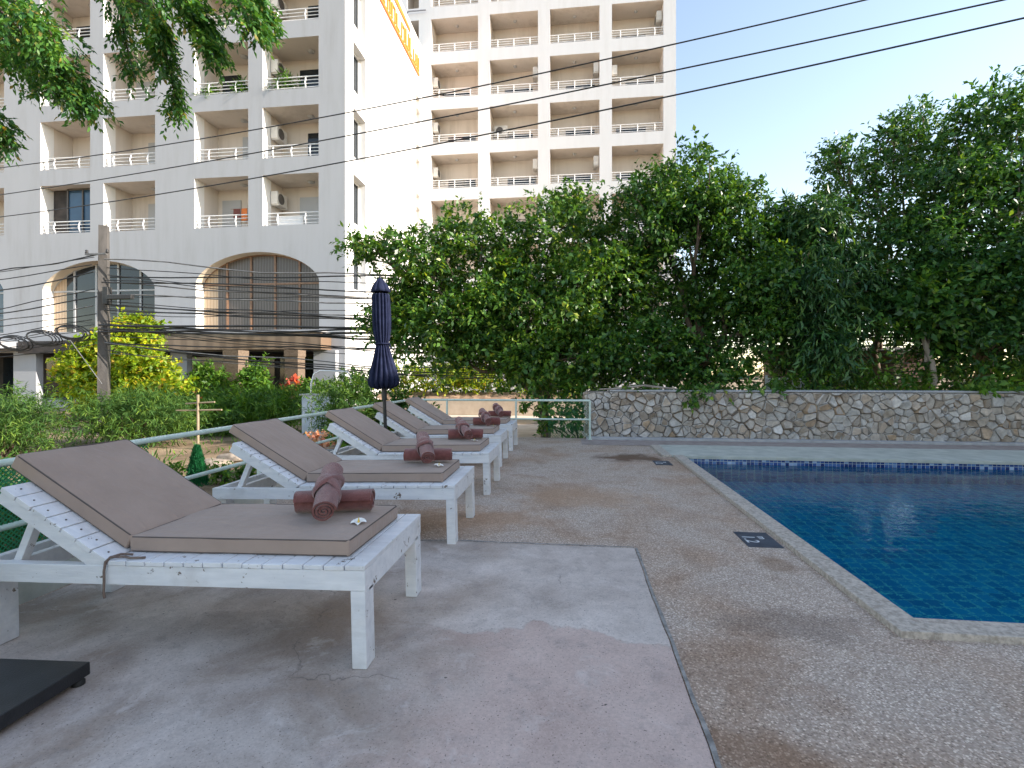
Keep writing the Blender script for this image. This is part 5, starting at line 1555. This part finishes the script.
for (pl_, th, Yd, den) in boughs:
    pts = []
    for i, (px, py) in enumerate(pl_):
        pts.append(at(px, py, Yd + .15 * math.sin(i * 1.7 + th)) - o_)
    # smooth the polyline
    dense = []
    for a, b in zip(pts[:-1], pts[1:]):
        for t in np.linspace(0, 1, 8)[:-1]: dense.append(a.lerp(b, t))
    dense.append(pts[-1])
    for _ in range(3):
        dense = [dense[0]] + [(dense[i - 1] + dense[i] * 2 + dense[i + 1]) / 4 for i in range(1, len(dense) - 1)] + [dense[-1]]
    mbw.tube(dense, [.022 * (1 - i / len(dense)) + .005 for i in range(len(dense))], 6)
    limb(mbw, tp - Vector((0, 0, rc.uniform(0, .8))), dense[0], .07, .024, .08, 8)
    k = wd(pl_[-2][0], Yd) / F_PX
    seglen = sum((b - a).length for a, b in zip(dense[:-1], dense[1:]))
    n_tw = int(seglen * 38 * den)
    for _ in range(n_tw):
        t = rc.uniform(.22, 1.0)
        i = min(len(dense) - 2, int(t * (len(dense) - 1)))
        p = dense[i]; dr = (dense[i + 1] - dense[i]).normalized()
        tw_ = (dr * rc.uniform(.3, 1.0) + Vector((rc.gauss(0, .55), rc.gauss(0, .55), rc.gauss(-.25, .45)))).normalized()
        off = Vector((rc.gauss(0, .5), rc.gauss(0, .9), rc.gauss(0, .5))) * th * k * (1.15 - .75 * t)
        ln = rc.uniform(.16, .34)
        nl = 9
        for j in range(nl):
            s_ = (j + .5) / nl
            side = Vector((-tw_.y, tw_.x, rc.gauss(0, .25))).normalized() * (1 if j % 2 else -1)
            q_ = p + off + tw_ * ln * s_ + Vector((0, 0, -ln * .35 * s_ * s_))
            PP.append(q_); d_ = tw_ * .75 + side * .7 + Vector((0, 0, -.35)) + Vector((rc.gauss(0, .25), rc.gauss(0, .25), rc.gauss(0, .25)))
            DD.append(d_); NN.append(Vector((rc.gauss(0, .5), rc.gauss(-.1, .5), 1)))
            l_ = rc.uniform(.07, .12); LL_.append(l_); WW.append(l_ * rc.uniform(.36, .5))
mbw.build('trunk', M['twig'], ov)
leaves_mesh('crown', np.array([tuple(p) for p in PP]), np.array([tuple(p) for p in DD]), np.array([tuple(p) for p in NN]), np.array(LL_), np.array(WW), M['leaf_over'], ov)

# ------------------------------------------------------------------ unseen building block added beside the pool to shade the deck
ht = empty('shade_block', (17.0, -4.0, 0), 0, 'unseen cream block added beside the pool to shade the deck', 'building')
HH = 7.9
hop = [(-16 + i * 3.0 + .6, -16 + i * 3.0 + 2.2, z, z + 1.5) for i in range(9) for z in (1.0, 4.4)]
def ph_(u, w, dep): return Vector((-5 + dep, -u - 2.5 + 0, w))
mb = MB()
grid_wall(mb, -16.0, 12.0, -.3, HH, hop, ph_)
for o in hop: recess(mb, o, ph_, .2, 0, 0, 1)
mb.face([ph_(-16, -.3, 0), ph_(-16, HH, 0), ph_(-16, HH, 9), ph_(-16, -.3, 9)]); mb.face([ph_(12, -.3, 0), ph_(12, -.3, 9), ph_(12, HH, 9), ph_(12, HH, 0)])
mb.face([ph_(-16, HH, 0), ph_(12, HH, 0), ph_(12, HH, 9), ph_(-16, HH, 9)]); mb.face([ph_(-16, -.3, 9), ph_(-16, HH, 9), ph_(12, HH, 9), ph_(12, -.3, 9)])
mb.build('wall', [M['ochre'], M['glass_dark']], ht)

# ------------------------------------------------------------------ light
SUN_EL, PHI = R(25.0), R(8.0)
S = Vector((math.cos(SUN_EL) * math.cos(PHI), -math.cos(SUN_EL) * math.sin(PHI), math.sin(SUN_EL)))   # toward the sun
sd = bpy.data.lights.new('sun', 'SUN'); sd.energy = 3.7; sd.angle = R(0.55); sd.color = (1.0, 0.90, 0.79)
so_ = bpy.data.objects.new('sun', sd); COL.objects.link(so_); so_.location = (20, -5, 30)
so_.rotation_euler = S.to_track_quat('Z', 'Y').to_euler()
w = bpy.data.worlds.new('World'); scene.world = w; w.use_nodes = True
nt = w.node_tree; nt.nodes.clear()
sky = nt.nodes.new('ShaderNodeTexSky'); sky.sky_type = 'NISHITA'; sky.sun_disc = False
sky.sun_elevation = SUN_EL
sky.sun_rotation = math.atan2(S.x, S.y)
sky.altitude = 0; sky.air_density = 1.0; sky.dust_density = 0.3; sky.ozone_density = 1.0
hs = nt.nodes.new('ShaderNodeHueSaturation'); hs.inputs['Saturation'].default_value = 0.95
tint = nt.nodes.new('ShaderNodeMix'); tint.data_type = 'RGBA'; tint.blend_type = 'MULTIPLY'; tint.inputs[0].default_value = 1.0; tint.inputs[7].default_value = (1.12, 1.0, 0.885, 1)
bg = nt.nodes.new('ShaderNodeBackground'); bg.inputs['Strength'].default_value = 0.15
wo = nt.nodes.new('ShaderNodeOutputWorld')
nt.links.new(sky.outputs[0], hs.inputs['Color']); nt.links.new(hs.outputs[0], tint.inputs[6]); nt.links.new(tint.outputs[2], bg.inputs['Color']); nt.links.new(bg.outputs[0], wo.inputs['Surface'])

# ------------------------------------------------------------------ camera and render settings
cam = bpy.data.cameras.new('camera'); cam.sensor_width = 36.0; cam.lens = F_PX / 1024.0 * 36.0
cam.shift_y = (HY - 384.0) / 1024.0; cam.clip_start = 0.05; cam.clip_end = 3000
co = bpy.data.objects.new('camera', cam); COL.objects.link(co)
co.location = (0, 0, CAM_H); co.rotation_euler = (PI / 2, 0, YAW)
scene.camera = co
scene.render.engine = 'CYCLES'
scene.cycles.max_bounces = 8; scene.cycles.diffuse_bounces = 4; scene.cycles.glossy_bounces = 3; scene.cycles.transmission_bounces = 6; scene.cycles.transparent_max_bounces = 12
scene.cycles.caustics_reflective = False; scene.cycles.caustics_refractive = True
scene.cycles.sample_clamp_indirect = 6.0
scene.cycles.use_denoising = True
vs = scene.view_settings
vs.view_transform = 'Standard'; vs.look = 'None'; vs.exposure = 1.5; vs.gamma = 1.0
